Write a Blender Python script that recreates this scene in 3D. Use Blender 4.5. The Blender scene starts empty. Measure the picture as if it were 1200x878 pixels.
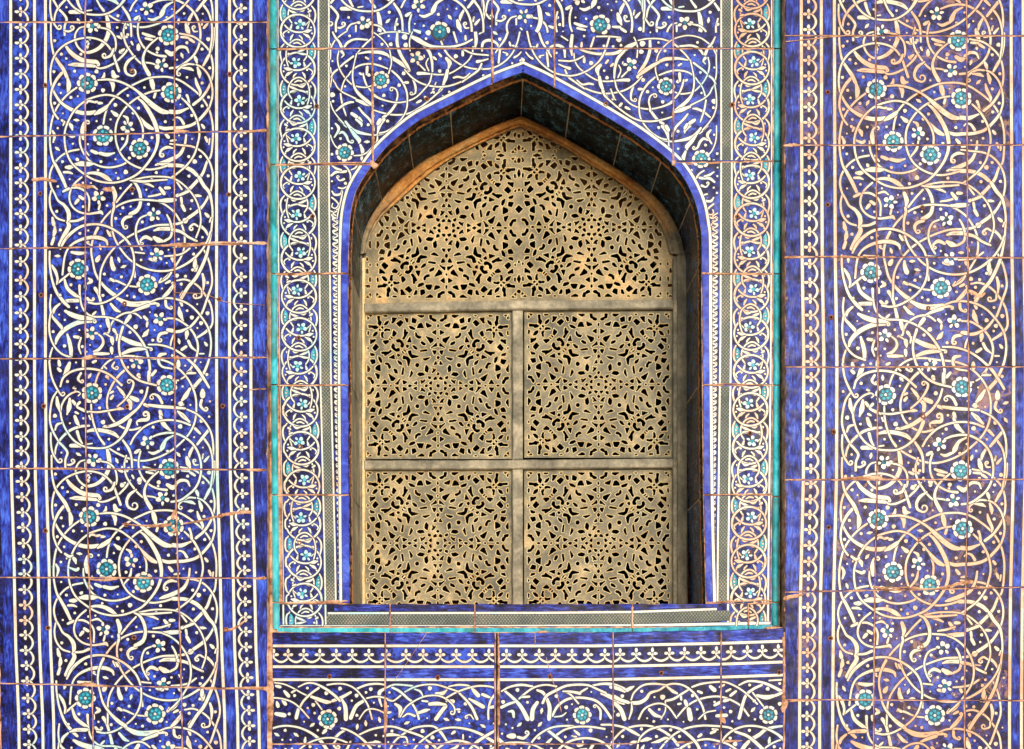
import bpy, bmesh, math, random
import numpy as np
from mathutils import Vector, geometry
rnd = random.Random(7)
R = math.radians
scene = bpy.context.scene
C = scene.collection

# ------------------------------------------------------------------ scale and camera
S = 0.0025            # metres per unit of wall drawing
D = 2.9               # camera to the face of the side panels
VX, VY = 575.0, 820.0 # point of the wall square to the camera
EYE = 1.6
cam_d = bpy.data.cameras.new("camera"); cam = bpy.data.objects.new("camera", cam_d); C.objects.link(cam)
cam.location = (0, -D, EYE); cam.rotation_euler = (R(90), 0, 0)
cam_d.sensor_width = 36; cam_d.lens = 36 * D / (1200 * S)
cam_d.shift_x = (600 - VX) / 1200; cam_d.shift_y = (VY - 439) / 1200
cam_d.clip_end = 500; cam_d.clip_start = 0.05
scene.camera = cam

# ------------------------------------------------------------------ light: open, slightly veiled daylight from the right
SUN_ELEV, SUN_AZ = 15.0, 17.0      # azimuth measured from straight out of the wall towards the right
w = bpy.data.worlds.new("World"); scene.world = w; w.use_nodes = True
nt = w.node_tree; bg = nt.nodes["Background"]
sky = nt.nodes.new("ShaderNodeTexSky"); sky.sky_type = 'NISHITA'; sky.sun_disc = False
sky.sun_elevation = R(SUN_ELEV); sky.sun_rotation = R(180 - SUN_AZ)
sky.air_density = 1.2; sky.dust_density = 2.5
nt.links.new(sky.outputs[0], bg.inputs[0]); bg.inputs[1].default_value = 0.15
sd = bpy.data.lights.new("sun", 'SUN'); so = bpy.data.objects.new("sun", sd); C.objects.link(so)
sd.energy = 2.2; sd.angle = R(24); sd.color = (1.0, 0.96, 0.89)
dirv = Vector((math.sin(R(SUN_AZ)) * math.cos(R(SUN_ELEV)), -math.cos(R(SUN_AZ)) * math.cos(R(SUN_ELEV)), math.sin(R(SUN_ELEV))))
so.rotation_euler = dirv.to_track_quat('Z', 'Y').to_euler()
so.location = dirv * 20
scene.view_settings.view_transform = 'Standard'; scene.view_settings.look = 'None'
scene.view_settings.exposure = 0.03; scene.view_settings.gamma = 1
scene.render.resolution_x = 1024; scene.render.resolution_y = 749
scene.render.engine = 'CYCLES'

def P(x, y, d=0.0):
    """a spot of the wall drawing, at depth d behind the face of the side panels -> world"""
    k = (D + d) / D
    return Vector(((x - VX) * S * k, d, EYE + (VY - y) * S * k))

# ------------------------------------------------------------------ object helpers
def tag(o, label=None, cat=None, group=None, kind=None):
    if label: o['label'] = label
    if cat: o['category'] = cat
    if group: o['group'] = group
    if kind: o['kind'] = kind
    return o
def thing(name, label, cat, loc, group=None):
    o = bpy.data.objects.new(name, None); C.objects.link(o); o.location = loc; o.empty_display_size = .1
    return tag(o, label, cat, group)
def mesh_obj(name, verts, faces, mats, parent=None, loc=None, mi=None, smooth=False, world_verts=True):
    """verts in world space; origin set at loc; parented with a plain offset"""
    loc = Vector(loc) if loc is not None else Vector((0, 0, 0))
    me = bpy.data.meshes.new(name)
    me.from_pydata([tuple(Vector(v) - loc) for v in verts], [], faces)
    for m in (mats if isinstance(mats, (list, tuple)) else [mats]): me.materials.append(m)
    if mi is not None: me.polygons.foreach_set('material_index', mi)
    if smooth: me.polygons.foreach_set('use_smooth', [True] * len(me.polygons))
    me.update()
    o = bpy.data.objects.new(name, me); C.objects.link(o)
    off = Vector((0, 0, 0)); p = parent
    while p is not None: off += p.location; p = p.parent
    o.location = loc - off
    if parent: o.parent = parent
    return o
def box(name, a, b, mat, parent=None, bevel=0.0):
    x0, y0, z0 = a; x1, y1, z1 = b
    bm = bmesh.new()
    vs = [bm.verts.new(v) for v in [(x0,y0,z0),(x1,y0,z0),(x1,y1,z0),(x0,y1,z0),(x0,y0,z1),(x1,y0,z1),(x1,y1,z1),(x0,y1,z1)]]
    for f in [(0,3,2,1),(4,5,6,7),(0,1,5,4),(1,2,6,5),(2,3,7,6),(3,0,4,7)]: bm.faces.new([vs[i] for i in f])
    if bevel: bmesh.ops.bevel(bm, geom=bm.edges[:], offset=bevel, segments=2, affect='EDGES', profile=.6)
    bm.verts.index_update()
    V = [v.co.copy() for v in bm.verts]; F = [[v.index for v in f.verts] for f in bm.faces]; bm.free()
    c = ((x0+x1)/2, (y0+y1)/2, (z0+z1)/2)
    return mesh_obj(name, V, F, mat, parent, c)

# ------------------------------------------------------------------ materials
def mat_new(name):
    m = bpy.data.materials.new(name); m.use_nodes = True
    n = m.node_tree.nodes; l = m.node_tree.links
    return m, n, l, n["Principled BSDF"]
def noise(n, l, vec, scale, detail=4, rough=.55, dist=0.0, stretch=None):
    if stretch:
        mp = n.new("ShaderNodeMapping"); mp.inputs['Scale'].default_value = stretch
        l.new(vec, mp.inputs[0]); vec = mp.outputs[0]
    t = n.new("ShaderNodeTexNoise"); t.inputs['Scale'].default_value = scale
    t.inputs['Detail'].default_value = detail; t.inputs['Roughness'].default_value = rough; t.inputs['Distortion'].default_value = dist
    l.new(vec, t.inputs['Vector']); return t.outputs['Fac']
def ramp(n, l, fac, stops):
    r = n.new("ShaderNodeValToRGB"); e = r.color_ramp.elements
    while len(e) < len(stops): e.new(.5)
    for i, (p, c) in enumerate(stops): e[i].position = p; e[i].color = (*c, 1)
    l.new(fac, r.inputs[0]); return r.outputs[0]
def mix(n, l, fac, a, b, blend='MIX'):
    m = n.new("ShaderNodeMix"); m.data_type = 'RGBA'; m.blend_type = blend
    for sock, v in ((m.inputs[0], fac), (m.inputs[6], a), (m.inputs[7], b)):
        if isinstance(v, (int, float)): sock.default_value = v
        elif isinstance(v, tuple): sock.default_value = (*v, 1)
        else: l.new(v, sock)
    return m.outputs[2]
def bump(n, l, bs, h, strength=.3, dist=.001):
    b = n.new("ShaderNodeBump"); b.inputs['Strength'].default_value = strength; b.inputs['Distance'].default_value = dist
    l.new(h, b.inputs['Height']); l.new(b.outputs[0], bs.inputs['Normal'])
def pos(n):
    g = n.new("ShaderNodeNewGeometry"); return g.outputs['Position']

def glaze(name, stops, scale=55, stretch=None, patina=None, dust=(.32,.27,.30), dust_amt=.25, rough=.28, tile_var=.27, speck=True, spec=.16, wear=0.0):
    m, n, l, bs = mat_new(name); p = pos(n)
    a = noise(n, l, p, scale, 5, .62, .6, stretch)
    b = noise(n, l, p, scale * .28, 3, .5, .3, None)
    mm = n.new("ShaderNodeMath"); mm.operation = 'MULTIPLY_ADD'; l.new(b, mm.inputs[0]); mm.inputs[1].default_value = .55
    ms = n.new("ShaderNodeMath"); ms.operation = 'MULTIPLY'; l.new(a, ms.inputs[0]); ms.inputs[1].default_value = .75
    l.new(ms.outputs[0], mm.inputs[2])
    oi = n.new("ShaderNodeObjectInfo"); mo = n.new("ShaderNodeMath"); mo.operation = 'MULTIPLY_ADD'
    l.new(oi.outputs['Random'], mo.inputs[0]); mo.inputs[1].default_value = tile_var * .4; l.new(mm.outputs[0], mo.inputs[2])
    sb = n.new("ShaderNodeMath"); sb.operation = 'SUBTRACT'; l.new(mo.outputs[0], sb.inputs[0]); sb.inputs[1].default_value = .15 + tile_var * .2
    col = ramp(n, l, sb.outputs[0], stops)
    if dust_amt:
        d = ramp(n, l, noise(n, l, p, 7, 5, .65, .4), [(.42, (0,0,0)), (.75, (1,1,1))])
        dm = n.new("ShaderNodeMath"); dm.operation = 'MULTIPLY'; l.new(d, dm.inputs[0]); dm.inputs[1].default_value = dust_amt
        col = mix(n, l, dm.outputs[0], col, dust)
    if wear:      # places where the glaze has gone and the pinkish body shows
        wf = ramp(n, l, noise(n, l, p, 13, 8, .72, .8), [(.575, (0,0,0)), (.63, (1,1,1))])
        wm = n.new("ShaderNodeMath"); wm.operation = 'MULTIPLY'; l.new(wf, wm.inputs[0]); wm.inputs[1].default_value = wear
        col = mix(n, l, wm.outputs[0], col, (.40, .22, .15))
    if speck:
        s = ramp(n, l, noise(n, l, p, 330, 2, .5), [(.70, (0,0,0)), (.74, (1,1,1))])
        sm = n.new("ShaderNodeMath"); sm.operation = 'MULTIPLY'; l.new(s, sm.inputs[0]); sm.inputs[1].default_value = .5
        col = mix(n, l, sm.outputs[0], col, (.5, .5, .6))
    l.new(col, bs.inputs['Base Color'])
    rr = ramp(n, l, noise(n, l, p, 40, 4), [(.3, (rough,)*3), (.75, (rough + .35,)*3)])
    l.new(rr, bs.inputs['Roughness'])
    bs.inputs['Specular IOR Level'].default_value = spec
    bump(n, l, bs, a, .35, .0012)
    return m
def pale(name, cool, cream, peach, lo, hi, rough=.35):
    m, n, l, bs = mat_new(name); p = pos(n)
    a = noise(n, l, p, 4.2, 6, .68, .5)
    col = ramp(n, l, a, [(lo - .1, cool), (lo + .03, cream), ((lo+hi)/2 + .04, cream), (hi + .06, peach)])
    f = ramp(n, l, noise(n, l, p, 160, 4, .6), [(.28, (.62,.58,.55)), (.5, (1,1,1))])
    col = mix(n, l, .8, col, f, 'MULTIPLY')
    l.new(col, bs.inputs['Base Color']); bs.inputs['Roughness'].default_value = rough
    bump(n, l, bs, noise(n, l, p, 120, 3), .2, .0008)
    return m
def rough_mat(name, stops, scale=30, rough=.9, b=.5, bd=.003, stretch=None, scale2=None, spec=.2):
    m, n, l, bs = mat_new(name); p = pos(n)
    a = noise(n, l, p, scale, 7, .65, .3, stretch)
    col = ramp(n, l, a, stops)
    f = ramp(n, l, noise(n, l, p, (scale2 or scale * 6), 4, .6), [(.3, (.55,.55,.55)), (.6, (1,1,1))])
    col = mix(n, l, .7, col, f, 'MULTIPLY')
    l.new(col, bs.inputs['Base Color']); bs.inputs['Roughness'].default_value = rough
    bs.inputs['Specular IOR Level'].default_value = spec
    bump(n, l, bs, noise(n, l, p, scale * 4, 6, .7), b, bd)
    return m

M = {}
M['cobalt'] = glaze('cobalt_glaze', [(.40, (.003,.002,.022)), (.465, (.006,.007,.09)), (.54, (.013,.024,.27)), (.63, (.036,.10,.72))], 70, dust_amt=.06)
M['cobalt_aged'] = glaze('weathered_cobalt_glaze', [(.39, (.005,.004,.028)), (.46, (.009,.010,.10)), (.54, (.024,.034,.27)), (.65, (.055,.11,.60))], 66, dust=(.20,.10,.10), dust_amt=.42, wear=.7)
M['cobalt_soft'] = glaze('soft_cobalt_glaze', [(.38, (.003,.003,.03)), (.46, (.007,.009,.10)), (.55, (.018,.030,.27)), (.66, (.045,.10,.62))], 60, dust_amt=.06)
M['streak'] = glaze('streaked_blue_glaze', [(.36, (.002,.003,.04)), (.46, (.008,.013,.18)), (.55, (.022,.048,.45)), (.67, (.06,.15,.84))], 56, stretch=(2.6,1,.5), dust_amt=.06)
M['streak_flat'] = glaze('banded_blue_glaze', [(.39, (.002,.002,.02)), (.47, (.006,.009,.13)), (.56, (.02,.040,.42)), (.67, (.07,.16,.86))], 66, stretch=(.4,1,2.6), dust_amt=.06)
M['rimblue'] = glaze('bright_rim_blue_glaze', [(.30, (.012,.022,.27)), (.48, (.035,.065,.55)), (.70, (.10,.20,.90))], 34, dust_amt=.05, tile_var=.1)
M['white'] = pale('white_slip', (.46,.74,.82), (.76,.75,.70), (.78,.54,.42), .44, .58)
M['white_aged'] = pale('stained_slip', (.52,.70,.72), (.76,.67,.54), (.76,.40,.25), .37, .48)
M['white_cool'] = pale('cool_white_slip', (.46,.76,.86), (.74,.78,.76), (.76,.62,.50), .44, .61)
m, n, l, bs = mat_new('dark_outline'); bs.inputs['Base Color'].default_value = (.012, .014, .035, 1); bs.inputs['Roughness'].default_value = .45; M['line'] = m
M['turq'] = glaze('turquoise_glaze', [(.30, (.003,.03,.07)), (.44, (.006,.09,.18)), (.58, (.012,.22,.36)), (.78, (.05,.42,.56))], 90, dust_amt=.05, speck=False)
M['turq_pale'] = glaze('pale_turquoise_glaze', [(.30, (.008,.16,.26)), (.5, (.03,.40,.58)), (.72, (.12,.64,.82))], 90, dust_amt=.05, speck=False)
M['mould'] = glaze('turquoise_moulding_glaze', [(.25, (.01,.15,.18)), (.42, (.015,.34,.42)), (.54, (.03,.52,.70)), (.70, (.16,.74,.86))], 40, stretch=(1,1,.5), dust=(.25,.22,.15), dust_amt=.3, rough=.3)
M['black'] = glaze('black_glaze', [(.40, (.0005,.001,.0015)), (.49, (.002,.009,.016)), (.56, (.010,.036,.062)), (.67, (.10,.24,.36))], 130, dust=(.003,.014,.032), dust_amt=.6, rough=.22, tile_var=.25, spec=.12, speck=False)
M['black_blue'] = glaze('blue_reflection_glaze', [(.38, (.0005,.001,.006)), (.50, (.003,.008,.035)), (.58, (.012,.04,.14)), (.68, (.05,.13,.34))], 80, dust=(.01,.04,.06), dust_amt=.2, rough=.14, tile_var=.2, spec=.3, speck=False)  # bluer copy of the black glaze: blue reflection on right jamb painted in
m, n, l, bs = mat_new('ice_blue_slip'); bs.inputs['Base Color'].default_value = (.42, .72, .84, 1); bs.inputs['Roughness'].default_value = .4; M['ice'] = m
M['mortar'] = rough_mat('peach_mortar', [(.36, (.16,.07,.045)), (.47, (.52,.27,.16)), (.56, (.74,.43,.28)), (.68, (.82,.62,.48))], 22, .95, .7, .002)
M['pale_mortar'] = rough_mat('pale_joint_mortar', [(.3, (.42,.30,.20)), (.5, (.66,.52,.38)), (.7, (.80,.70,.56))], 40, .95, .6, .002)
M['warm_orange'] = rough_mat('orange_clay', [(.3, (.30,.10,.035)), (.5, (.58,.24,.08)), (.7, (.75,.40,.17))], 26, .95, .8, .004)
M['grime_and_shade'] = rough_mat('crumbling_mortar_and_shade', [(.40, (.010,.006,.005)), (.52, (.09,.045,.025)), (.62, (.36,.17,.08))], 30, .95, .9, .006)
M['rust'] = rough_mat('rusty_hole', [(.3, (.10,.03,.015)), (.6, (.40,.16,.09))], 150, .9, .5, .002)
M['ochre'] = rough_mat('ochre_plaster', [(.28, (.34,.13,.03)), (.48, (.68,.31,.08)), (.7, (.85,.55,.22))], 14, .85, .7, .004, scale2=60)
def border_mat():  # grey turning orange towards the top: warm bounced light painted in
    m, n, l, bs = mat_new('warm_glow_border'); p = pos(n)
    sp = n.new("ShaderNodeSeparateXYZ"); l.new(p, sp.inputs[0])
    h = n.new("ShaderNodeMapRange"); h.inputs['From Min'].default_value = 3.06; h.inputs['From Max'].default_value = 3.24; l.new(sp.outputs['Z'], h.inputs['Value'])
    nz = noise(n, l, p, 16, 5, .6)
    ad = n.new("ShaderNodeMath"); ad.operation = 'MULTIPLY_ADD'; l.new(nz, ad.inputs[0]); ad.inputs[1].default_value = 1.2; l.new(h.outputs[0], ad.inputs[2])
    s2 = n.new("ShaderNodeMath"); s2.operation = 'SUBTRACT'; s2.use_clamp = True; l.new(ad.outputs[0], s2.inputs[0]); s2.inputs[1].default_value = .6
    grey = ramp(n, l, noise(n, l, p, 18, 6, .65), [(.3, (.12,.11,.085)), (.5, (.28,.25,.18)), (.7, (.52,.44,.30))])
    warm_orange = ramp(n, l, noise(n, l, p, 15, 7, .65), [(.3, (.34,.13,.03)), (.48, (.70,.32,.08)), (.68, (.86,.56,.22))])
    col = mix(n, l, s2.outputs[0], grey, warm_orange)
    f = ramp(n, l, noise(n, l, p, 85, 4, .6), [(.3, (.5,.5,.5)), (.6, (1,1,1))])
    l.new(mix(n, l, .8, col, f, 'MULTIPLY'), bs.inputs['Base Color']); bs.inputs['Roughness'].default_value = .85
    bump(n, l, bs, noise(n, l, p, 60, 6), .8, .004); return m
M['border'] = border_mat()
M['greystone'] = rough_mat('grey_weathered_stone', [(.3, (.10,.10,.085)), (.5, (.27,.25,.19)), (.7, (.52,.46,.33))], 16, .75, .6, .003, stretch=(1,1,.35), scale2=70, spec=.3)
M['bar'] = rough_mat('grey_bronze_bar', [(.3, (.13,.12,.09)), (.5, (.28,.26,.195)), (.7, (.54,.48,.35))], 18, .6, .4, .002, scale2=90, spec=.4)
M['grille'] = rough_mat('cast_grille', [(.33, (.10,.10,.075)), (.46, (.20,.185,.13)), (.57, (.32,.28,.18)), (.70, (.66,.50,.28))], 12, .6, .45, .0015, scale2=120, spec=.4)
M['grille_warm'] = rough_mat('warm_lit_grille', [(.32, (.15,.135,.09)), (.46, (.28,.24,.145)), (.57, (.44,.34,.19)), (.69, (.82,.50,.21))], 10, .6, .45, .0015, scale2=120, spec=.4)  # warmer, brighter copy of the grille: glow at the arch top painted in
M['rim'] = rough_mat('pale_grille_edge', [(.3, (.66,.44,.20)), (.5, (.86,.70,.38)), (.7, (.90,.84,.58))], 20, .55, .2, .001, scale2=200)  # paler and yellower than the plate
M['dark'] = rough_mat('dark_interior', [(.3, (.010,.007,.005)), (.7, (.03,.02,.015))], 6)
M['paving'] = rough_mat('dusty_paving', [(.3, (.26,.22,.17)), (.7, (.42,.36,.28))], 3)
M['brick'] = rough_mat('buff_brick', [(.3, (.36,.25,.16)), (.7, (.52,.40,.27))], 9)
def hatch_mat(horizontal):
    m, n, l, bs = mat_new('grey_crosshatched_glaze'); p = pos(n)
    outs = []
    for ang in (40, -40):
        mp = n.new("ShaderNodeMapping"); mp.inputs['Rotation'].default_value = (0, R(ang), 0); l.new(p, mp.inputs[0])
        nz = n.new("ShaderNodeTexNoise"); nz.inputs['Scale'].default_value = 40; l.new(p, nz.inputs['Vector'])
        ad = n.new("ShaderNodeMixRGB"); ad.blend_type = 'ADD'; ad.inputs[0].default_value = .006; l.new(mp.outputs[0], ad.inputs[1]); l.new(nz.outputs['Color'], ad.inputs[2])
        wv = n.new("ShaderNodeTexWave"); wv.wave_type = 'BANDS'; wv.bands_direction = 'X'; wv.inputs['Scale'].default_value = 44; wv.inputs['Distortion'].default_value = 1.2
        wv.inputs['Detail'].default_value = 2; wv.inputs['Detail Scale'].default_value = 3
        l.new(ad.outputs[0], wv.inputs['Vector']); outs.append(wv.outputs['Fac'])
    a = mix(n, l, 1.0, ramp(n, l, outs[0], [(.15, (.25,)*3), (.5, (1,1,1))]), ramp(n, l, outs[1], [(.15, (.25,)*3), (.5, (1,1,1))]), 'MULTIPLY')
    base = ramp(n, l, noise(n, l, p, 9, 5, .6), [(.3, (.09,.13,.13)), (.5, (.20,.24,.22)), (.7, (.38,.36,.29))])
    ln = a
    col = mix(n, l, .9, base, ln, 'MULTIPLY'); l.new(col, bs.inputs['Base Color'])
    bs.inputs['Roughness'].default_value = .55; bump(n, l, bs, a, .5, .001)
    return m
M['hatch'] = hatch_mat(False)
# ------------------------------------------------------------------ brush strokes: every painted line is a thin raised ribbon of glaze
class Canvas:
    def __init__(s): s.f = []; s.n = 0; s.fid = 0; s.occ = set()
    def face(s, pts, z, mat, feat='scroll'): s.f.append((pts, z, mat, feat))
    def layer(s): s.n += 1; return ((s.n * 17) % 61) * 0.000024 + .00012
LIFT = 0.000011
def catmull(pts, step=1.25):
    P4 = [pts[0]] + pts + [pts[-1]]
    P4 = [tuple(map(float, p)) for p in P4]
    P4[0] = tuple(2*a-b for a, b in zip(P4[1], P4[2])); P4[-1] = tuple(2*a-b for a, b in zip(P4[-2], P4[-3]))
    out = []
    for i in range(1, len(P4)-2):
        p0, p1, p2, p3 = P4[i-1:i+3]
        L = math.hypot(p2[0]-p1[0], p2[1]-p1[1]); k = max(1, int(L/step + .5))
        for j in range(k):
            t = j/k; t2 = t*t; t3 = t2*t
            q = [.5*((2*b)+(-a+c)*t+(2*a-5*b+4*c-d)*t2+(-a+3*b-3*c+d)*t3) for a, b, c, d in zip(p0[:2], p1[:2], p2[:2], p3[:2])]
            q.append(p1[2] + (p2[2]-p1[2]) * (t*t*(3-2*t)))
            out.append(q)
    out.append(list(P4[-2])); return out
def ribbon(cv, pts, mat='white', outline=True, warp=None, feat='scroll', cap=True, ow=.8, step=1.25, z=None):
    s = catmull(pts, step) if len(pts) > 1 else pts
    if len(s) < 2: return
    if cap:
        for e in (0, -1):
            a, b = (s[0], s[1]) if e == 0 else (s[-1], s[-2])
            dx, dy = a[0]-b[0], a[1]-b[1]; L = math.hypot(dx, dy) or 1; wv = a[2]
            ext = [[a[0]+dx/L*wv*.30, a[1]+dy/L*wv*.30, wv*.72], [a[0]+dx/L*wv*.48, a[1]+dy/L*wv*.48, wv*.22]]
            if e == 0: s = ext[::-1] + s
            else: s = s + ext
    if warp: s = [[*warp(p[0], p[1]), p[2]] for p in s]
    n_ = len(s); nor = []
    for i in range(n_):
        a = s[max(0, i-1)]; b = s[min(n_-1, i+1)]; dx, dy = b[0]-a[0], b[1]-a[1]; L = math.hypot(dx, dy) or 1
        nor.append((-dy/L, dx/L))
    if z is None: z = cv.layer()
    for (ex, zz, mm) in (((ow, 0, 'line'), (0, LIFT, mat)) if outline else ((0, LIFT, mat),)):
        Lp = [(p[0]+q[0]*(p[2]/2+ex), p[1]+q[1]*(p[2]/2+ex)) for p, q in zip(s, nor)]
        Rp = [(p[0]-q[0]*(p[2]/2+ex), p[1]-q[1]*(p[2]/2+ex)) for p, q in zip(s, nor)]
        for i in range(n_-1): cv.face([Lp[i], Lp[i+1], Rp[i+1], Rp[i]], z+zz, mm, feat)
        if ex:
            e0, e1 = s[0], s[-1]
    for p in s: cv.occ.add((int(p[0]), int(p[1]), int(p[2]/2+1.5)))
def disc(cv, x, y, r, mat='white', outline=True, warp=None, z=None, feat='scroll', ow=.5, n_=10, sx=1.0, ang=0.0, wob=.08):
    if warp: x, y = warp(x, y)
    if z is None: z = cv.layer()
    ca, sa = math.cos(ang), math.sin(ang); ph = rnd.random()*6
    wb = [1 + wob*math.sin(ph+3*2*math.pi*i/n_) for i in range(n_)]
    for (ex, zz, mm) in (((ow, 0, 'line'), (0, LIFT, mat)) if outline else ((0, LIFT, mat),)):
        pts = []
        for i in range(n_):
            a = 2*math.pi*i/n_; u, v = (r*sx*wb[i]+ex)*math.cos(a), (r*wb[i]+ex)*math.sin(a)
            pts.append((x+u*ca-v*sa, y+u*sa+v*ca))
        cv.face(pts, z+zz, mm, feat)
    cv.occ.add((int(x), int(y), int(r+1.5)))
def rosette(cv, x, y, rr=12.3, warp=None, tq='turq', rot=None):
    if warp: x, y = warp(x, y)
    cv.fid += 1; ft = 'rosette%d' % cv.fid; z = .0017
    rot = rnd.random() if rot is None else rot
    disc(cv, x, y, rr*.86, 'line', False, None, z, ft, n_=20, wob=0)
    for i in range(8):
        a = rot + i*math.pi/4
        disc(cv, x+math.cos(a)*rr*.81, y+math.sin(a)*rr*.81, rr*.195, 'white', True, None, z+.00002+i*.000001, ft, sx=1.5, ang=a+math.pi/2, n_=10, ow=.35)
    disc(cv, x, y, rr*.64, 'turq', True, None, z+.00008, ft, n_=20, wob=0, ow=.7)
    for i in range(6):
        a = rot + i*math.pi/3
        disc(cv, x+math.cos(a)*rr*.40, y+math.sin(a)*rr*.39, rr*.15, 'turq_pale', True, None, z+.00012+i*.000013, ft, n_=9, ow=.45, wob=.03)
    disc(cv, x, y, rr*.13, 'white', True, None, z+.00022, ft, n_=8, ow=.3)
    cv.occ.add((int(x), int(y), int(rr+1)))
def floret(cv, x, y, r=8.5, rot=0.0, warp=None, tq='turq', pm='white'):
    if warp: x, y = warp(x, y)
    cv.fid += 1; ft = 'floret%d' % cv.fid; z = .00165
    for i, (sx, rw, dist) in enumerate([(1.15,.33,.60),(1.15,.33,.60),(1.6,.19,.72),(1.15,.30,.62),(1.6,.19,.72)]):
        a = rot + i*2*math.pi/5
        disc(cv, x+math.cos(a)*r*dist, y+math.sin(a)*r*dist, r*rw, pm, True, None, z+i*.000013, ft, sx=sx, ang=a, ow=.45)
    disc(cv, x, y, r*.30, tq, True, None, z+.00008, ft, n_=9, ow=.35)
    cv.occ.add((int(x), int(y), int(r)))
def curl(pts, r):
    """continue a stroke into a little spiral, keeping the way it already bends"""
    (x0, y0, _), (x1, y1, _), (x2, y2, w2) = pts[-3:] if len(pts) > 2 else [pts[0], pts[0], pts[-1]]
    cr = (x1-x0)*(y2-y1)-(y1-y0)*(x2-x1); sg = 1 if cr >= 0 else -1
    a = math.atan2(y2-y1, x2-x1); x, y = x2, y2; out = list(pts)
    for k in range(9):
        st = r*.62*(1-k*.07); a += sg*.62; x += math.cos(a)*st; y += math.sin(a)*st
        out.append((x, y, max(.9, w2*(1-k*.07))))
    return out
def draw(cv, text, org, sc, warp=None, white='white', ws=.80, big=12.3):
    ox, oy = org
    def tr(x, y): return (x/sc+ox, y/sc+oy)
    for ln in text.strip().splitlines():
        t = ln.split('#')[0].split()
        if not t: continue
        if t[0] == 'q':
            for v_ in t[1:]:
                v = [float(a) for a in v_.split(',')]; ca, sa = math.cos(R(v[2])), math.sin(R(v[2])); z_ = .00162
                for pts_ in ([(-2.6,.6),(-1.7,-.7),(-.9,.6),(0,-.7),(.8,.5)], [(1.2,-.6),(2.0,.2),(2.8,-.5)]):
                    ribbon(cv, [(*tr(v[0]+6*(a*ca-b*sa), v[1]+6*(a*sa+b*ca)), .5) for a, b in pts_], 'line', False, warp, z=z_)
            continue
        if t[0] in 'dFfbr':
            k = t[0]
            for q in t[1:]:
                v = [float(a) for a in q.split(',')]; x, y = tr(v[0], v[1])
                if k == 'd': disc(cv, x, y, (v[2] if len(v) > 2 else 12)/sc*.9, white, True, warp)
                elif k == 'b': disc(cv, x, y, (v[2] if len(v) > 2 else 24)/sc*.8, white, True, warp, sx=1.25, ang=rnd.random()*3)
                elif k == 'F': rosette(cv, x, y, (v[2]/sc if len(v) > 2 else big), warp)
                elif k == 'f': floret(cv, x, y, (v[2]/sc if len(v) > 2 else 8.5), rnd.random()*6, warp)
            continue
        pts = []; wv = 16; cu = None
        for q in t:
            if q[0] == '@': cu = float(q[1:])/sc; continue
            v = [float(a) for a in q.split(',')]
            if len(v) > 2: wv = v[2]
            x, y = tr(v[0], v[1]); pts.append((x, y, max(1.15, wv/sc*ws)))
        if cu: pts = curl(pts, cu)
        if len(pts) == 2: # short leaf: swell in the middle
            a, b = pts; pts = [a, ((a[0]+b[0])/2, (a[1]+b[1])/2, max(a[2], b[2])), b]
        ribbon(cv, pts, white, True, warp)
def fill_gaps(cv, x0, x1, y0, y1, keep, white='white', seed=3, gap=4.2, rmin=.9, rmax=1.6):
    rr = random.Random(seed)
    W, H = int(x1-x0)+1, int(y1-y0)+1
    g = np.full((H, W), 99.0)
    yy, xx = np.mgrid[0:H, 0:W]
    for (x, y, r) in cv.occ:
        a, b = int(x-x0), int(y-y0); q = r+7
        if a < -q or b < -q or a > W+q or b > H+q: continue
        xa, xb, ya, yb = max(0, a-q), min(W, a+q+1), max(0, b-q), min(H, b+q+1)
        if xa >= xb or ya >= yb: continue
        sub = np.hypot(xx[ya:yb, xa:xb]-a, yy[ya:yb, xa:xb]-b) - r
        g[ya:yb, xa:xb] = np.minimum(g[ya:yb, xa:xb], sub)
    order = [(x, y) for y in range(2, H-2, 2) for x in range(2, W-2, 2) if g[y, x] > gap]
    order.sort(key=lambda p: -g[p[1], p[0]])
    done = []
    for (x, y) in order:
        v = g[y, x]
        if any((x-a)**2+(y-b)**2 < 72 for a, b in done): continue
        if not keep(x+x0, y+y0): continue
        done.append((x, y)); X, Y = x+x0+rr.random(), y+y0+rr.random()
        if v > gap+1.6 and v < 60:
            a = rr.random()*6.28
            ribbon(cv, [(X-math.cos(a)*3.2, Y-math.sin(a)*3.2, 1.3), (X, Y, 3.6), (X+math.cos(a)*2.6, Y+math.sin(a)*2.6, 1.6)], white)
        else: disc(cv, X, Y, rr.uniform(rmin, rmax), white, True, None)
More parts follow.
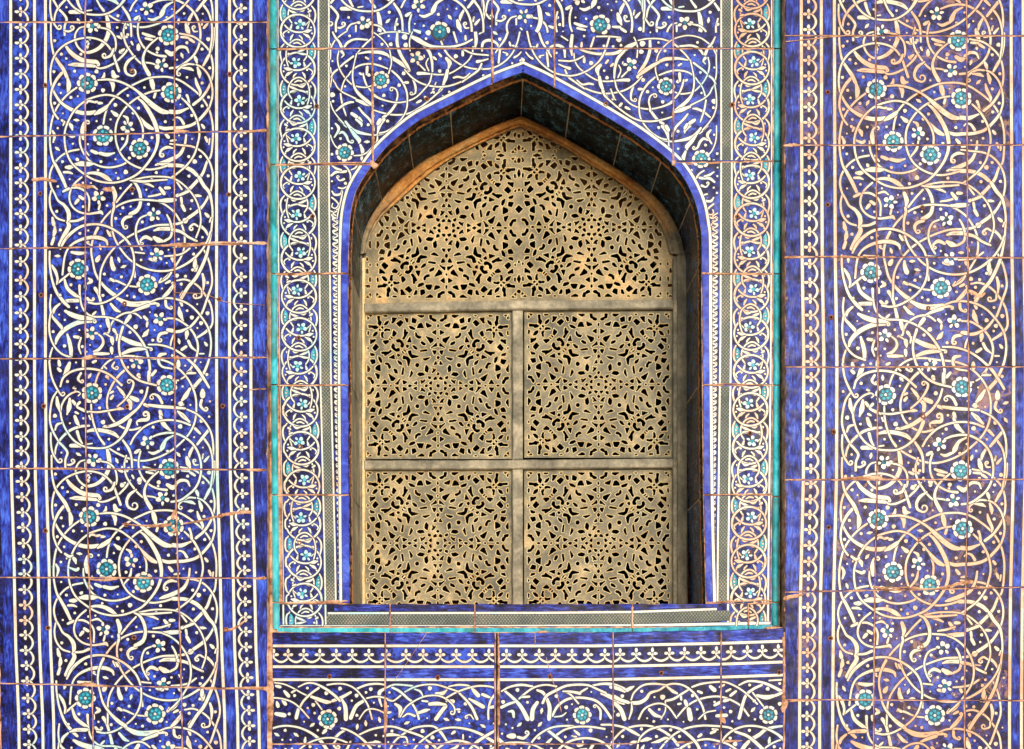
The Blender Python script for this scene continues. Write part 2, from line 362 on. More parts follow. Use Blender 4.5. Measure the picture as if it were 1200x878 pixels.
# ------------------------------------------------------------------ the scroll drawing of the side panels (one repeat, traced)
SCROLL1 = """
33,-60,15 35,60 52,160,18 85,220,26 120,270,32 148,330,28
152,338,24 160,385,40 150,455,14
512,285,22 490,220,20 465,150,17 420,92,16 360,60 280,50 190,70 110,115 55,185 32,270 33,360 55,430,18 100,500,24 165,548,30 235,575,34 300,580,36 345,572,30
342,590,16 375,570,38 415,545,36 440,520,14
403,655,16 415,590 445,515 500,455 560,410 640,368 720,335 800,325 870,328 940,350 1010,395 1070,445 1120,505 1155,580 1172,670 1172,760 1160,876 1130,926,20 1100,1006,24 1040,1081,28 980,1136,30 920,1161,28
215,400,16 150,450 90,520 50,600 30,700 28,800 45,900,18 75,960,26 110,1030,30 140,1100,24
110,298,26 70,350,24 40,420,18 33,500,16 55,575 85,620
110,630,20 140,650,26 165,640,14
160,650,20 178,672,34 185,698,14
130,640,14 120,665,14
365,348,14 440,344,18 520,360 590,392 640,425,20 690,470,36 750,525,44 810,565,44 855,575,30
870,570,36 930,572,34 1000,545,16
1035,520,24 1095,470,22 1145,395,20 1172,310,16 1170,220 1145,140 1090,80 1030,40 940,20,14
680,755,16 680,690 655,620 610,555 555,505 500,468 430,452 360,462 280,492 205,555 155,640 130,730 140,840 180,930 250,995 330,1045 410,1067 490,1068 560,1050 640,1010,18 700,950,20 755,870,22 783,790,26 783,720,32 765,650,36 725,570,34 680,505,24 650,480,14
640,590,14 680,640,34 720,675,40 750,690,24
785,675,24 830,688,30 880,685,28 960,680,26 1040,655,24 1110,590,24 1150,530,20 1170,460,14
1180,-20,16 1178,60 1160,140,18 1130,200,26 1105,245,18
1055,238,14 1100,262,16 1145,320 1168,400 1168,470 1150,535
1040,238,14 1000,235,16 960,250,20 925,280,16 920,305,12 @14
960,262,14 1010,268,28 1035,280,12
1045,185,24 1055,205,30 1062,232,12
1065,260,18 1078,300,34 1080,330,14
1050,335,14 1060,375,28 1085,430,24 1080,455,14
800,420,14 740,430,16 670,458 605,498 545,560 500,640 487,720 500,810 545,895 620,950 710,976 790,968 850,950,18
955,475,14 1005,525,20 1045,590,18 1070,660,16 1078,730 1065,800 1040,876 990,946 920,1006 885,1030
1005,525,24 1000,480,18 990,455,24
237,735,14 238,790,16 258,850 300,910 370,950 450,962 530,945 575,920
262,760,26 256,705,38 262,655,18 285,634,14 @14
575,735,14 562,790,22 520,845,14
460,565,16 490,590,36 520,605,12
545,600,14 570,615,26 575,650,12
285,510,14 300,495,20 335,502,18
335,505,20 360,500,18
370,510,24 395,510,14
625,180,16 578,215,26 556,260,24 565,300,22 600,318,16 @27
475,130,18 455,175,24 415,192,18 @17
585,115,16 550,165,18 505,210,16
478,232,16 420,258,18 370,265,14 340,245,12
785,52,14 735,95,16 700,140,18 682,195,22 692,250,30 725,310,34
740,345,36 748,380,42 755,415,26
772,430,18 760,470,22
700,225,14 740,230,14 765,238
905,140,24 940,115,26 985,120,22 1003,155,12
845,145,30 880,165,42 905,150,24
140,110,22 170,150,34 220,190,38 280,215,40 350,220,34 372,232,14 @10
160,240,14 200,238,34 260,242,34 340,250,26
470,290,30 480,320,46 510,322,14
450,345,30 470,380,36 470,425,16
410,300,14 405,325,26 385,342,14
45,705,18 60,740,26 50,785,14
140,728,14 185,745,26 200,735
20,720,14 30,745,14
320,845,26 350,858,30 370,862,14
380,862,30 430,872,32 480,860,14
895,628,12 915,610,12 945,620,20 968,655,24
840,725,22 860,750,28
875,775,14 910,770,20
1095,662,18 1110,682,24
1120,750,20 1135,780,24
1150,760,14 1145,800,12
890,826,14 850,820,26 812,840,22 800,870,18 @16
985,735,16 975,800,20 940,870,30 870,910,36 800,935,30 770,945,14
790,936,16 860,946,34 950,951,30 1020,981,34 1060,1016,30
1075,1031,30 1110,1091,30 1150,1146,26 1170,1256,16 1165,1376 1150,1486 1120,1600,26 1060,1727,28 1000,1802,28 950,1882,28
530,20,20 535,45,14
550,130,14 530,145,24
F 290,370 400,738 658,830 880,435
q 205,242,0 715,512,20 905,700,0 240,350,0
f 810,240 573,680
d 60,70 107,165 245,165 200,285 55,288 92,378 60,510 175,470 355,288,16 527,148,18 487,522,15 650,545 1097,130 1150,262 1143,468 1097,530 1025,597 838,640 745,752 537,760 612,580 400,420,16 290,80 290,115 1097,368 785,128,16 565,45 650,110,20
"""
SCROLL2 = """
230,20,16 160,35 95,75 45,140 25,210 35,280 60,330 85,380,18 125,410,26 155,455,36 160,500,34 150,525,14
35,310,14 25,370,16 35,440 75,500 130,522,14
160,295,24 120,315,20
140,145,24 165,145,38 200,140,14
200,125,20 250,120,44 300,122,40 330,120,20
270,20,14 300,60,14
125,180,20 160,180,22 185,190,12
265,200,12 310,185,22 370,190,32 420,215,38 460,245,20
470,290,30 485,340,38 480,380,20
475,395,22 478,420,20
250,215,16 205,255 175,300 163,360 180,415 225,455 290,472 355,465,20 385,460,30 398,475,14
180,290,14 230,290,18 280,320,16 303,370 300,450
205,400,20 225,375,28
235,350,24 262,368,26
290,290,14 330,280,20 360,300,12
380,400,14 370,440,18
600,265,16 550,320 495,390
590,235,14 625,255,22 655,310,28 665,370,26 655,425,30 630,455,36 590,475,30
600,490,20 560,500,28 537,530,26 545,570,14 @16
595,238,14 700,215,14 780,210 860,215 920,235 980,280 1040,350 1075,430 1088,510 1080,570 1055,640
600,238,14 680,245,22 740,240,18 850,232,14
660,250,14 720,265,20 755,282,14
780,380,16 720,375 640,373 560,390 490,425 430,480 388,532
790,380,22 850,378,38 905,375,34
785,385,14 840,410,16 900,460 945,530 970,600 975,670 962,745 925,815 870,890 810,945
870,-20,12 940,-12,14 1030,0,16 1100,40 1150,110 1172,200 1160,300 1120,390,20 1070,450,28 1010,495,28 950,535,22 880,548,18 780,553,16 690,580 600,622 520,675 460,735 415,800 385,876 378,960 375,1040
1040,345,20 1070,345,24 1090,348,12
950,360,22 955,400,18
955,410,28 975,450,24
920,250,14 955,300,16
940,340,22 1000,315,24
100,720,14 130,660,24 180,605,26 250,560,22 340,545,18 420,558 490,592 550,640,20 595,700,18 618,780,16 615,876 590,950 545,1010 480,1060 410,1095 350,1105 300,1095,18
150,530,24 160,560,36 130,620,38 95,690,34
170,525,18 220,520,20 265,500,24
478,425,24 463,490,16 463,560 480,640 525,720 590,795 680,850 780,874 880,868 960,838,18 1040,785,22 1100,720,16 1140,650 1155,600
365,570,24 345,610,22 325,670,18 318,740,16 330,816 350,896,18 395,966,22 450,1021,32 500,1056,34
710,480,14 660,505,16 635,560 632,620 650,680 675,725
850,480,14 870,520,18 885,580,20 875,635,20 830,665,20
760,640,30 790,658,46 820,665,24
742,652,24 700,635,30 668,655,20 662,680,12 @12
760,590,16 800,578,30 870,578,34
890,585,30 950,600,24 1000,635,20 1060,665,18
1070,562,14 1040,545,18 1012,565,18 @15
1090,560,24 1120,590,22 1145,635,14
1120,470,18 1140,490,28
1160,500,14 1150,530,14
45,500,20 52,540,34 60,565,14
62,565,20 60,600,34 50,635,14
55,640,24 40,685,26
115,900,16 130,780 160,710 220,665,22 300,640,30 370,640,32 420,660,26 432,690,14
310,690,12 290,680,12 @9
180,742,24 230,750,32 280,745,18
375,770,20 358,800,38
450,600,14 465,625,24
460,780,20 462,820,34 475,860,40
620,742,14 690,750,14
835,770,14 900,765,16 960,750 1010,715
885,785,26 895,805,24
800,290,24 830,330,30
840,290,28 870,290,20
720,350,14 780,340,18 840,320,14
1105,716,14 1145,806,16 1165,900 1165,970 1140,1046,18 1100,1160,18 1075,1195,16 1040,1240,22 1010,1270,20
430,590,14 450,625,24
1050,790,18 1045,840,34
730,790,24 770,800,30
F 225,860
q 815,580,0 150,640,-50 265,660,-10 1060,670,40 980,520,-30
f 370,355 760,478 780,760
b 220,90,14
d 115,105 385,105 365,165,10 560,178,18 507,222 775,182 743,232 1003,70 1085,70 1005,207 1140,205 75,455 540,430 315,255,8 1025,380 720,405 677,530 100,585 238,610 490,505 1037,755 1045,105,18 980,520,22 585,80,12
"""
SCROLL3 = """
165,75,16 110,120,18 75,150,14
25,-80,16 25,0 38,100,18 70,200,22 120,270,28 160,310,24
135,340,24 180,365,40 240,385,44 290,390,34 345,402,16 @12
68,570,18 80,530,32 120,480,38 180,440,38 250,415,38 335,412,24
35,225,14 28,300,16 40,370,18 70,410,26 105,450,30 112,470,14
30,360,14 22,440,16 30,520 60,590 110,640 180,668
45,600,14 28,660,16 25,740 45,820 75,876
150,505,20 165,560,34 175,610,34 175,660,28
200,520,26 230,525,26
245,528,16 230,590,18 245,640,12
50,350,24 62,320,26 95,290,18
40,20,20 65,60,28 80,110,20 75,150,14
130,120,20 150,180,30 200,225,32 232,240,18
110,280,14 150,268,30 220,266,32 240,265,14
235,160,22 238,230,16 250,300 280,350 330,378 420,382 500,402 570,440 630,492,18 685,570,20 712,640 728,720 730,790,22 722,850,28
290,250,24 310,270,26 335,262,12 @9
350,345,14 330,365,20
345,180,30 370,225,24 388,290,22 405,365,28
430,400,34 440,450,24
300,110,16 318,130,34 292,148,16
275,160,24 278,190,20
500,250,26 570,285,44 640,292,44 720,282,38 788,288,14 @10
605,345,14 650,325,26 720,300,30
740,272,12 800,252,16 880,250 960,270 1030,312 1095,385 1142,465 1160,560 1150,660,18 1120,750,22 1075,830,26 1045,876,24
410,500,20 440,490,16 450,450 480,400 540,360 600,350 640,365 670,390,14
455,290,22 490,330,30 520,345,14
690,380,24 710,400,24
712,420,22 708,450,14
720,470,14 700,500,40 680,518,16
590,375,34 555,425,22
540,450,22 515,540,18 515,620 540,710 590,780 660,830 775,862,16
490,500,18 540,532,34 600,560,42 665,578,34 705,592,18
530,642,22 590,617,34 650,607,32 705,607,16
705,595,14 740,600,12 @10
720,575,14 800,578,16 880,600 950,640,18 1010,690,20 1060,740,26 1100,800,24 1145,876,20
850,390,14 910,395,16 960,420 1010,460,18 1050,520 1068,590 1055,670 1020,740 990,775
1005,455,14 950,480,26 900,487,24
855,472,30 890,478,34
850,490,24 802,502,28 785,538,18 @16
920,125,14 980,118,16 1050,150 1100,200 1150,280 1168,350 1168,430 1130,480,24 1065,525,18
1095,200,14 1090,238,16 1052,250,14 @17
1100,80,20 1110,130,28 1105,190,14
935,315,16 942,360,42 965,410,12
945,270,26 955,300,22
840,268,24 845,305,24 872,325,12 @12
825,240,24 852,215,34 880,180,30 900,150,14 @10
640,170,14 570,160,14 500,130,18 450,122,24
475,128,24 455,115,24
620,40,16 625,100,18
365,500,14 395,530,18 400,570,24 370,610,26 335,625,18
340,640,24 390,640,28 440,640,18
462,530,34 468,575,14
460,600,30 463,640,14
475,470,28 490,490,20
500,510,16 495,545,14
420,500,14 450,520,12
990,465,20 990,500,36 985,535,14
1000,550,24 1020,590,24 1055,620,12
955,610,26 985,590,24
897,508,16 880,550,16 875,580,14
840,640,20 800,650,32 790,690,24 815,730,18 885,745,14
930,690,24 930,725,36
1115,560,14 1130,580,24
1080,640,14 1110,640,12
1020,765,20 990,780,14
90,690,22 95,720,30
85,745,24 100,760,28
165,705,26 150,745,42 125,792,18
265,680,30 262,740,18
330,700,24 350,690,20
410,730,14 425,745,14
480,700,14 465,730,18 490,750,12 @13
770,760,24 745,790,26
100,870,16 120,810,18 180,765 270,745 370,755 450,790 520,850 530,860,22
345,850,14 370,780,16 425,705 500,662 590,655 700,670 800,680 880,708 950,762 1005,830 1045,920 1055,1010 1045,1110 1010,1190 950,1260 870,1325 780,1370 680,1393 590,1380 500,1342 430,1300,14
575,735,22 510,795,20 465,860,18 432,940,16 428,1010 450,1080 490,1130 550,1165 600,1175 665,1160,18
810,110,12 795,140,14 850,110,16 880,70,18
870,130,22 840,145,14
1055,20,36 1050,55,28
945,230,20 965,200,14
F 710,155
q 175,270,0 650,288,0 878,188,-60 340,402,10 660,590,10 1050,60,70
f 315,495 800,395 635,702
d 175,155 98,228 410,80 400,230 620,240 530,100 1135,140 1135,355,16 1025,385,16 1090,425,16 980,95 950,150 590,490 750,545 130,585,14 50,485 255,590 150,835 430,800,16 650,790,16 1030,50 920,90,16 630,450,18
"""
SCROLL4 = """
22,-60,16 35,30 65,110 105,175,14 @16
75,150,14 45,200,16 28,280 25,360 45,430,18 80,495,16
30,440,14 30,520,16 45,590 80,645,16 @17
90,510,20 120,540,20 145,580,20 130,630,18 130,690
130,660,14 160,665,18 190,650,16 @15
240,160,10 215,150,12 165,170,16 120,220 100,290 115,370 150,440 200,500 270,538 340,548 410,545 470,520 525,475,20 565,415,28 590,350,30
225,180,10 240,165,10
165,200,20 160,260,42 145,310,14
185,215,24 205,240,26
235,225,24 215,255,18 260,280,26 295,295,14
300,290,14 360,295,16 430,285 490,275,14
490,275,14 515,270,28 542,272,14
315,240,14 320,320,16 340,400 370,470 405,520,22
300,320,14 310,345,14
55,600,14 70,530,16 110,470,20 170,420,22 240,395 300,390,18
285,430,20 330,420,30 400,425,34 470,445,34 515,480,16
400,400,16 440,395,24 500,375,32 550,345,34 600,305,26 650,260,20 695,190,18 715,120,16
410,395,24 430,400,14
535,490,18 575,550,24 595,610,18 600,700,16
215,430,26 230,480,22 250,515,14
200,325,28 215,365,34 230,390,14
205,295,20 225,305,14
170,530,32 210,530,34 240,538,14
285,520,12 320,515,12
815,230,24 790,185,24 758,168,16 735,178,12 @16
800,290,30 812,335,14
800,325,24 825,380,40 872,425,18
640,385,12 636,362,14 670,350,30 712,345,30 718,310,22 @20
500,255,14 560,200,16 600,140,18 615,90 595,68,12 @16
500,115,14 530,150,28 552,180,20
595,190,30 640,210,38
550,190,20 590,225,34 590,270,30
690,240,28 720,255,20
720,245,24 800,255,28 900,262,26 975,268,18
990,275,14 1060,310,16 1120,370 1160,450 1172,550 1165,650
590,520,16 620,465 685,400 770,362 860,350 940,360 1010,385,18
925,290,20 960,320,38 1005,362,20
1045,410,24 1080,445,18
1110,485,20 1145,540,16 1165,620 1165,720 1150,820
740,470,14 800,448,18 880,440 950,460 1020,510 1065,580 1085,670 1075,760 1040,830 985,880 930,915 870,925
660,570,16 645,640 655,720 700,790 770,830 840,842,22
890,460,14 840,490,26 815,540,42 800,570,16
792,568,24 750,585,26 718,575,12
655,558,14 625,578,28
1140,420,24 1100,470,26 1060,520,22
1030,540,20 1008,580,28 1000,615,16
985,615,28 995,655,42 1010,690,16
1065,665,10 1040,665,16 1028,640,14 @12
1100,590,16 1095,620,14
1140,605,12 1110,640,22
1100,140,28 1100,180,46
1092,210,24 1085,250,24 1112,283,16 @15
75,190,20 80,240,34 95,290,14
60,420,14 75,382,22 110,370,14
560,600,14 545,670,16 560,750 610,830 650,876 690,905
270,630,12 230,645,14 203,695,16 215,760 260,808,18 310,812,26 370,785,30 415,735,34 440,670,36 435,600,36 425,555,24
385,640,14 440,655,16 480,700 492,760,16 485,800,14 @14
650,755,14 650,790,34
700,715,20 755,728,14
680,680,20 720,695,28 765,705,14
1090,60,28 1045,110,30
1010,130,24 980,180,40 955,210,22
725,10,30 720,80,18
195,120,18 205,140,14
190,125,14 210,130,10
245,20,20 225,60,22 245,85,14 @12
450,160,16 470,150,20
455,200,24 470,180,20
930,235,20 960,240,26
1000,20,20 1050,20,16
930,70,14 900,75,14
950,60,14 975,45,12
950,705,18 1000,708,22
1010,720,24 1040,740,20
600,740,18 610,760,14
300,715,14 310,725,14
270,650,16 270,690,14
300,750,16 290,775,14
500,700,14 530,712,24
430,55,16 440,60,14
q 430,395,-10 960,320,50 740,610,0 1100,600,70 455,435,20
F 322,160 850,105 860,692
f 710,505 325,630
d 375,265 398,365,18 670,150,16 945,235,20 1090,355,16 940,395,18 750,400 525,480 505,555 850,570 780,815,10 60,320,16 1140,720,16 372,632,16 655,50 290,780 575,690 990,745 1130,30 560,640
"""
SPANDREL = """
40,0,16 70,60,24 110,110,28 130,160,34
130,195,34 150,225,20 130,250,12
105,190,14 92,260,16 105,340 140,410 180,460 230,505 290,525 360,530 410,515,14
30,160,16 70,90 140,30 200,0,14 290,-15 380,0 450,30 520,90 570,160 590,240 595,310 570,400,16
110,345,20 160,300,22 240,240,22
280,210,14 310,170,18 380,100,20 430,60,22
150,160,24 190,110,28 260,80,24 370,85,20
270,215,14 250,300 235,380,16 235,460,18 255,540,26 300,600,36 370,660,40 425,705,26
430,742,14 500,765,18 600,785 700,785 780,765 860,720 940,660 1010,600 1068,545,22 1085,500,34
185,430,16 230,370 300,325,18 400,310,20 480,325 560,355,16
600,375,20 660,430,24 710,500,20 740,580 745,660,16 735,740 700,810 650,870 610,905 540,945,16 470,960,20
290,215,16 370,200,26 430,200,36 500,205,40 555,225,34
565,235,30 620,265,42 690,310,44 765,365,22 @10
720,365,14 780,430,18 850,480 930,510 1030,525 1120,520 1220,490 1320,440 1400,385 1440,350
30,440,16 55,395,24 90,365,22
60,470,16 90,530 140,575 210,610 270,640,20
270,650,30 350,680,48 410,700,26
25,100,14 28,200 25,330 40,430 60,480
40,440,14 25,540 22,640 45,730 90,800 150,870,16
120,590,18 135,680,20 160,760,18 172,795,12
180,430,14 150,480 125,560,18
80,750,18 140,700,28 200,672,28 240,668,18
225,775,36 270,805,40
295,815,30 315,850,34
290,720,20 330,770,24 390,830,26 420,880,28 435,930,14
770,190,14 765,100 785,30 800,0,12
860,320,14 910,370,18
845,400,38 900,400,32 960,405,18 1050,412,16 1140,400 1230,350 1310,285 1350,220 1360,150
940,260,12 920,310,14 945,375,16
790,60,40 850,90,54 900,120,46 980,150,34 1060,155,32 1160,152,28 1270,125,24 1350,85,20
890,130,28 950,200,34 975,290,28 980,380,20
975,400,16 955,480 910,540 830,620 740,660 650,672 560,658 482,632,22 425,598,34
650,30,28 650,120,34 680,220,36 740,320,34 770,370,14
480,35,16 560,15 680,15 760,30,14
640,690,26 645,650,18 655,600 640,550,16 605,530,14 @20
635,690,26 600,740,30 560,785,24
470,870,40 490,835,44
515,810,24 545,795,28
800,460,20 820,520,26 820,580,18 790,600,12 @16
750,485,30 710,485,14
330,400,18 345,460,22 370,520,18 410,570,18
370,340,32 365,410,22
355,250,22 380,265,22
300,400,26 320,410,18
1110,260,36 1140,300,50 1130,350,24
1120,370,34 1105,440,42 1085,490,30
1040,215,24 1060,240,26
990,250,28 1015,270,18
910,620,28 925,640,30
830,675,14 870,655,28
930,0,14 1030,-8,18 1150,-8,16
1030,0,20 1060,100,20 1100,190,22 1150,250,18 1230,310 1330,350 1430,360 1540,350 1640,300 1720,220 1770,120 1800,0
1173,0,20 1208,110,22
1378,-20,34 1388,90,38 1378,165,20
1268,175,16 1358,215,18 1500,230,18
1418,30,14 1478,0,16
1263,190,24 1263,230,30
1288,50,22 1290,85,26
1443,190,20 1453,115,32 1508,90,32 1568,110,28 1598,155,22 1570,205,14
1398,290,36 1450,280,20 1500,265,14
1440,310,20 1408,370,24 1328,430,20 1258,480,18
1178,440,22 1218,432,24 1278,440,20 1328,400,14
1688,0,24 1658,80,26 1608,150,20
1613,170,24 1598,300,22
1700,110,22 1710,140,24
1730,140,20 1770,150,22
1745,250,24 1780,230,18 1808,200,14
1640,200,14 1680,215,16 @10
900,230,14 905,250,10
1010,490,12 980,570,20
965,585,14 985,570,16 @10
1055,540,14 1040,560,14
F 495,460,84 158,1140,86
f 830,255 
d 205,50,14 45,285,10 175,330,14 163,522 490,260,16 570,50 508,128,16 590,128,20 525,605,18 668,510,18 710,400,20 1010,490,12 1048,378,18 1080,80,14 720,60,30 1198,240,22 1610,80,18 940,20,28 920,75,14 560,845,16 385,415,18 45,600,26 50,660,14 730,135,24
"""
SPANDREL2 = """
150,0,22 220,70,22 265,110,16
110,60,30 150,110,50 150,160,44 95,250,26
150,200,30 210,180,44 260,230,44 290,300,34 330,330,24 @24
250,30,36 330,130,56 430,180,56 600,215,30 720,215,26 820,180,24 920,120 1000,50 1040,0
320,140,40 380,220,66 440,290,74 440,330,34
460,360,40 490,440,66 480,500,26
480,530,44 475,570,26
370,510,20 480,500,24 560,460 610,410 660,370,26 695,300,30 700,230,20
790,0,60 730,80,64 700,200,26
30,0,20 30,150 50,260 90,350 130,400,24
400,0,40 470,60,50 475,100,16
200,630,24 270,680,28 315,760,28 320,840 290,920,24 220,970 150,960
60,650,24 120,690,38 190,712,34
50,790,36 120,740,48 195,745,26
430,620,26 390,680,28 330,710,20
210,740,44 260,730,40
230,840,40 170,860,24 130,820,20 @20
560,660,10 540,680,10
60,1010,24 100,1060,40 180,1050,36 200,1000,24
60,1100,28 120,1150,28 150,1200,20 110,1250,20 60,1230,20 70,1180,14
20,1280,20 80,1300,24 130,1270,14
60,1340,34 90,1400,20
210,1010,14 190,1120,26 150,1290,22 130,1400,18
d 60,125,18 60,490,22 180,270,22 570,75,24 375,625,20 60,870,16 250,900,24
"""
FR1 = """
80,520,16 170,535 250,570 320,610 380,640
300,560,14 380,525,18 460,530,20 560,580,28 640,640,30 690,690,28
570,540,18 650,530 740,535 820,570 890,640 950,730 990,860
490,570,26 420,620,24 350,690,24 320,740
300,770,36 280,850,40
60,660,18 150,670 240,700 320,760 400,850
420,650,30 500,680,42 560,700,44 600,700,26
620,690,34 700,660,36 790,610,28
840,580,22 940,540,24 1040,530,22 1110,540,18
460,690,16 520,770
710,680,28 740,750,46 745,860,48
910,690,36 840,740,40 790,850,44
940,665,18 1020,650 1100,660 1190,690
870,860,14 930,780,16 1000,765 1080,790 1130,830
1100,580,30 1060,610,44 1060,680,28 1080,740,18
90,550,24 130,560,34
170,600,30 210,645,40
240,610,24 275,590,20
150,680,24 180,720,40
100,700,24 110,740,40
90,810,40 170,825,50
F 575,860,92
d 385,570,14 562,618,20 690,575,20 845,640,20 978,580,20 440,728,20 682,762,20 848,825,16 215,812,16 265,640,16
"""
FR2 = """
80,570,18 150,540,20 230,540 330,550,20
140,565,24 210,600,28 290,670,26 320,690
330,720,24 370,790 390,860
100,680,18 150,690,16 220,640,20
260,605,18 350,560 450,538 560,540 660,570 750,600
670,555,14 760,540,22 840,545,20 880,560,14
215,840,16 270,750,18 350,690 440,650 530,638 600,650 670,690 720,750 725,800 @22
650,660,20 740,610 850,570 950,550 1050,555 1110,575
770,620,22 830,680,26 890,760,30 935,860
860,670,20 930,710,42 990,745,46
1060,750,34 1120,740,30
890,580,30 945,640,48
985,630,34 1060,660,18
1100,630,24 1060,690 1040,780,22 1040,860
640,740,42 600,790,44 550,860
490,720,38 560,715,44 640,725,26
650,690,28 710,685,20 @12
350,580,14 400,600,24 425,640,14
420,690,20 470,695,22
550,620,28 610,620,44 650,590,20
170,720,30 215,760,48 205,840,14
240,840,14 290,810,22 350,830,28
390,800,34 450,780,40 490,770,14
100,800,28 130,795,14
900,860,14 870,820,14 830,830,14 @14
770,770,24 740,770,14
d 493,572,22 825,718,18 765,790,14
"""
FR3 = """
45,600,16 120,560,22 230,540,28 335,555,22
80,600,26 160,670,34 230,750,44 290,860,50
45,750,34 110,720,30 170,700,24
210,670,20 280,610,22 360,560,20 460,540,18 560,555
240,655,22 305,650,26
380,590,24 430,610,34 460,650,28
470,670,34 495,750,44 490,860
430,710,28 470,640,30 560,590 650,550,26 760,538,24 860,545,22 940,580 1020,615
520,830,26 570,740,28 650,680 740,660,24 840,665,26 930,690,28 1000,750 1070,850
620,600,14 690,630,20 765,715,18
620,600,16 700,605,26 780,620,34
790,605,24 850,570,14
900,545,20 1000,530,26 1090,540,38 1190,580,42
980,620,28 1060,650,48 1130,690,44 1190,715,30
1100,710,42 1160,770,48 1195,860
330,860,50 340,770,48 380,705,38
970,860,24 970,780,26 930,730,16 @16
110,790,16 150,790,38 160,840,26
540,840,14 610,830,18 650,800,12
F 800,822,88
d 195,588,20 60,700,20 560,645,20 650,750,20 1137,820,20 1175,645,18
"""
FR4 = """
60,650,44 120,680,38 195,705,34
225,710,38 300,705,42 360,670,38 400,615,28 480,590,20 560,540 640,530,18 720,550,20 790,600,22 840,660 890,750 915,860
220,680,16 250,610,18 330,545,20 430,530,22 540,540,16
560,560,22 610,600,34 650,620,22
790,560,20 880,530,22 1000,515,18 1100,515 1190,550 1270,600 1340,660 1400,720
545,690,24 620,670,26 700,620,24 750,590,20
540,690,14 540,780 500,860
290,860,20 340,770 420,725,18 500,715 570,750 645,850
650,840,18 730,750,20 820,690 940,655 1050,650 1150,680 1250,740 1320,830
850,860,14 920,800 1010,780
725,690,36 740,730,40
685,650,26 690,680,20
660,720,24 685,715,20
845,600,24 880,615,28
960,555,36 1000,590,46
1090,690,34 1130,680,30
1000,730,30 1060,700,34
760,770,50 775,860,56
30,560,38 100,575,40 160,605,22
180,590,40 245,555,16
200,860,14 225,780,24 225,710,10
390,770,34 440,820,42 500,840,22
1020,830,34 1110,825,40
1090,540,20 1050,560,24
1110,600,24 1150,580,20
1150,640,30 1200,600,24
d 320,600,16 140,645,18 515,655,26 795,640,18 97,822,18 1150,790,18 1000,700,12
"""
FR5 = """
250,640,12 310,615,16 390,620,17 450,640,22 530,680,24
400,640,18 340,670,20 290,720,22 250,860,26
370,710,22 430,722,36 480,712,26
490,710,22 540,690,18
340,690,12 410,780,12
450,610,12 530,605,12
F 445,838,62
d 440,665,14 350,745,12 520,765,14 320,640,10 520,630,10
"""

# ------------------------------------------------------------------ small repeats
def chain(cv, cx, ys, side, warp, mat, out, rot=0.0):
    """fleurons strung on scallops; side=+1 points right, out = distance of the scallops"""
    def pt(u, v): return (cx + side*u, v)
    for i, y in enumerate(ys):
        h = (ys[i+1]-y) if i+1 < len(ys) else (y-ys[i-1])
        ribbon(cv, [(*pt(-3.6, y), 1.7), (*pt(-6.4, y+h*.17), 2.1), (*pt(-8.2, y+h*.36), 2.4), (*pt(-8.6, y+h*.5), 2.5), (*pt(-8.2, y+h*.66), 2.4), (*pt(-6.2, y+h*.86), 2.1), (*pt(-3.6, y+h), 1.7)], mat, True, warp)
    for y in ys:
        z = cv.layer()
        for (u, v, r, sx, a) in ((0, -3.5, 1.75, 1.45, math.pi/2), (0, 3.5, 1.75, 1.45, math.pi/2), (4.2, 0, 1.75, 1.65, 0), (-1.8, 0, 1.5, 1.3, 0)):
            X, Y = pt(u, y+v); disc(cv, X, Y, r, mat, True, warp, z, sx=sx, ang=a+rot, n_=8, ow=.5); z += .000013
        X, Y = pt(.3, y); disc(cv, X, Y, 1.25, 'line', False, warp, z, n_=8); disc(cv, X, Y, .7, mat, False, warp, z+.00002, n_=6)
def vline(cv, x, y0, y1, wd, mat, warp, outline=True, ow=.7, z=.00004):
    n_ = max(2, int((y1-y0)/12)); ribbon(cv, [(x, y0+(y1-y0)*i/n_, wd) for i in range(n_+1)], mat, outline, warp, cap=False, step=4, ow=ow, z=z)
def hline(cv, x0, x1, y, wd, mat, warp, outline=True, ow=.7, z=.00004):
    n_ = max(2, int((x1-x0)/12)); ribbon(cv, [(x0+(x1-x0)*i/n_, y, wd) for i in range(n_+1)], mat, outline, warp, cap=False, step=4, ow=ow, z=z)
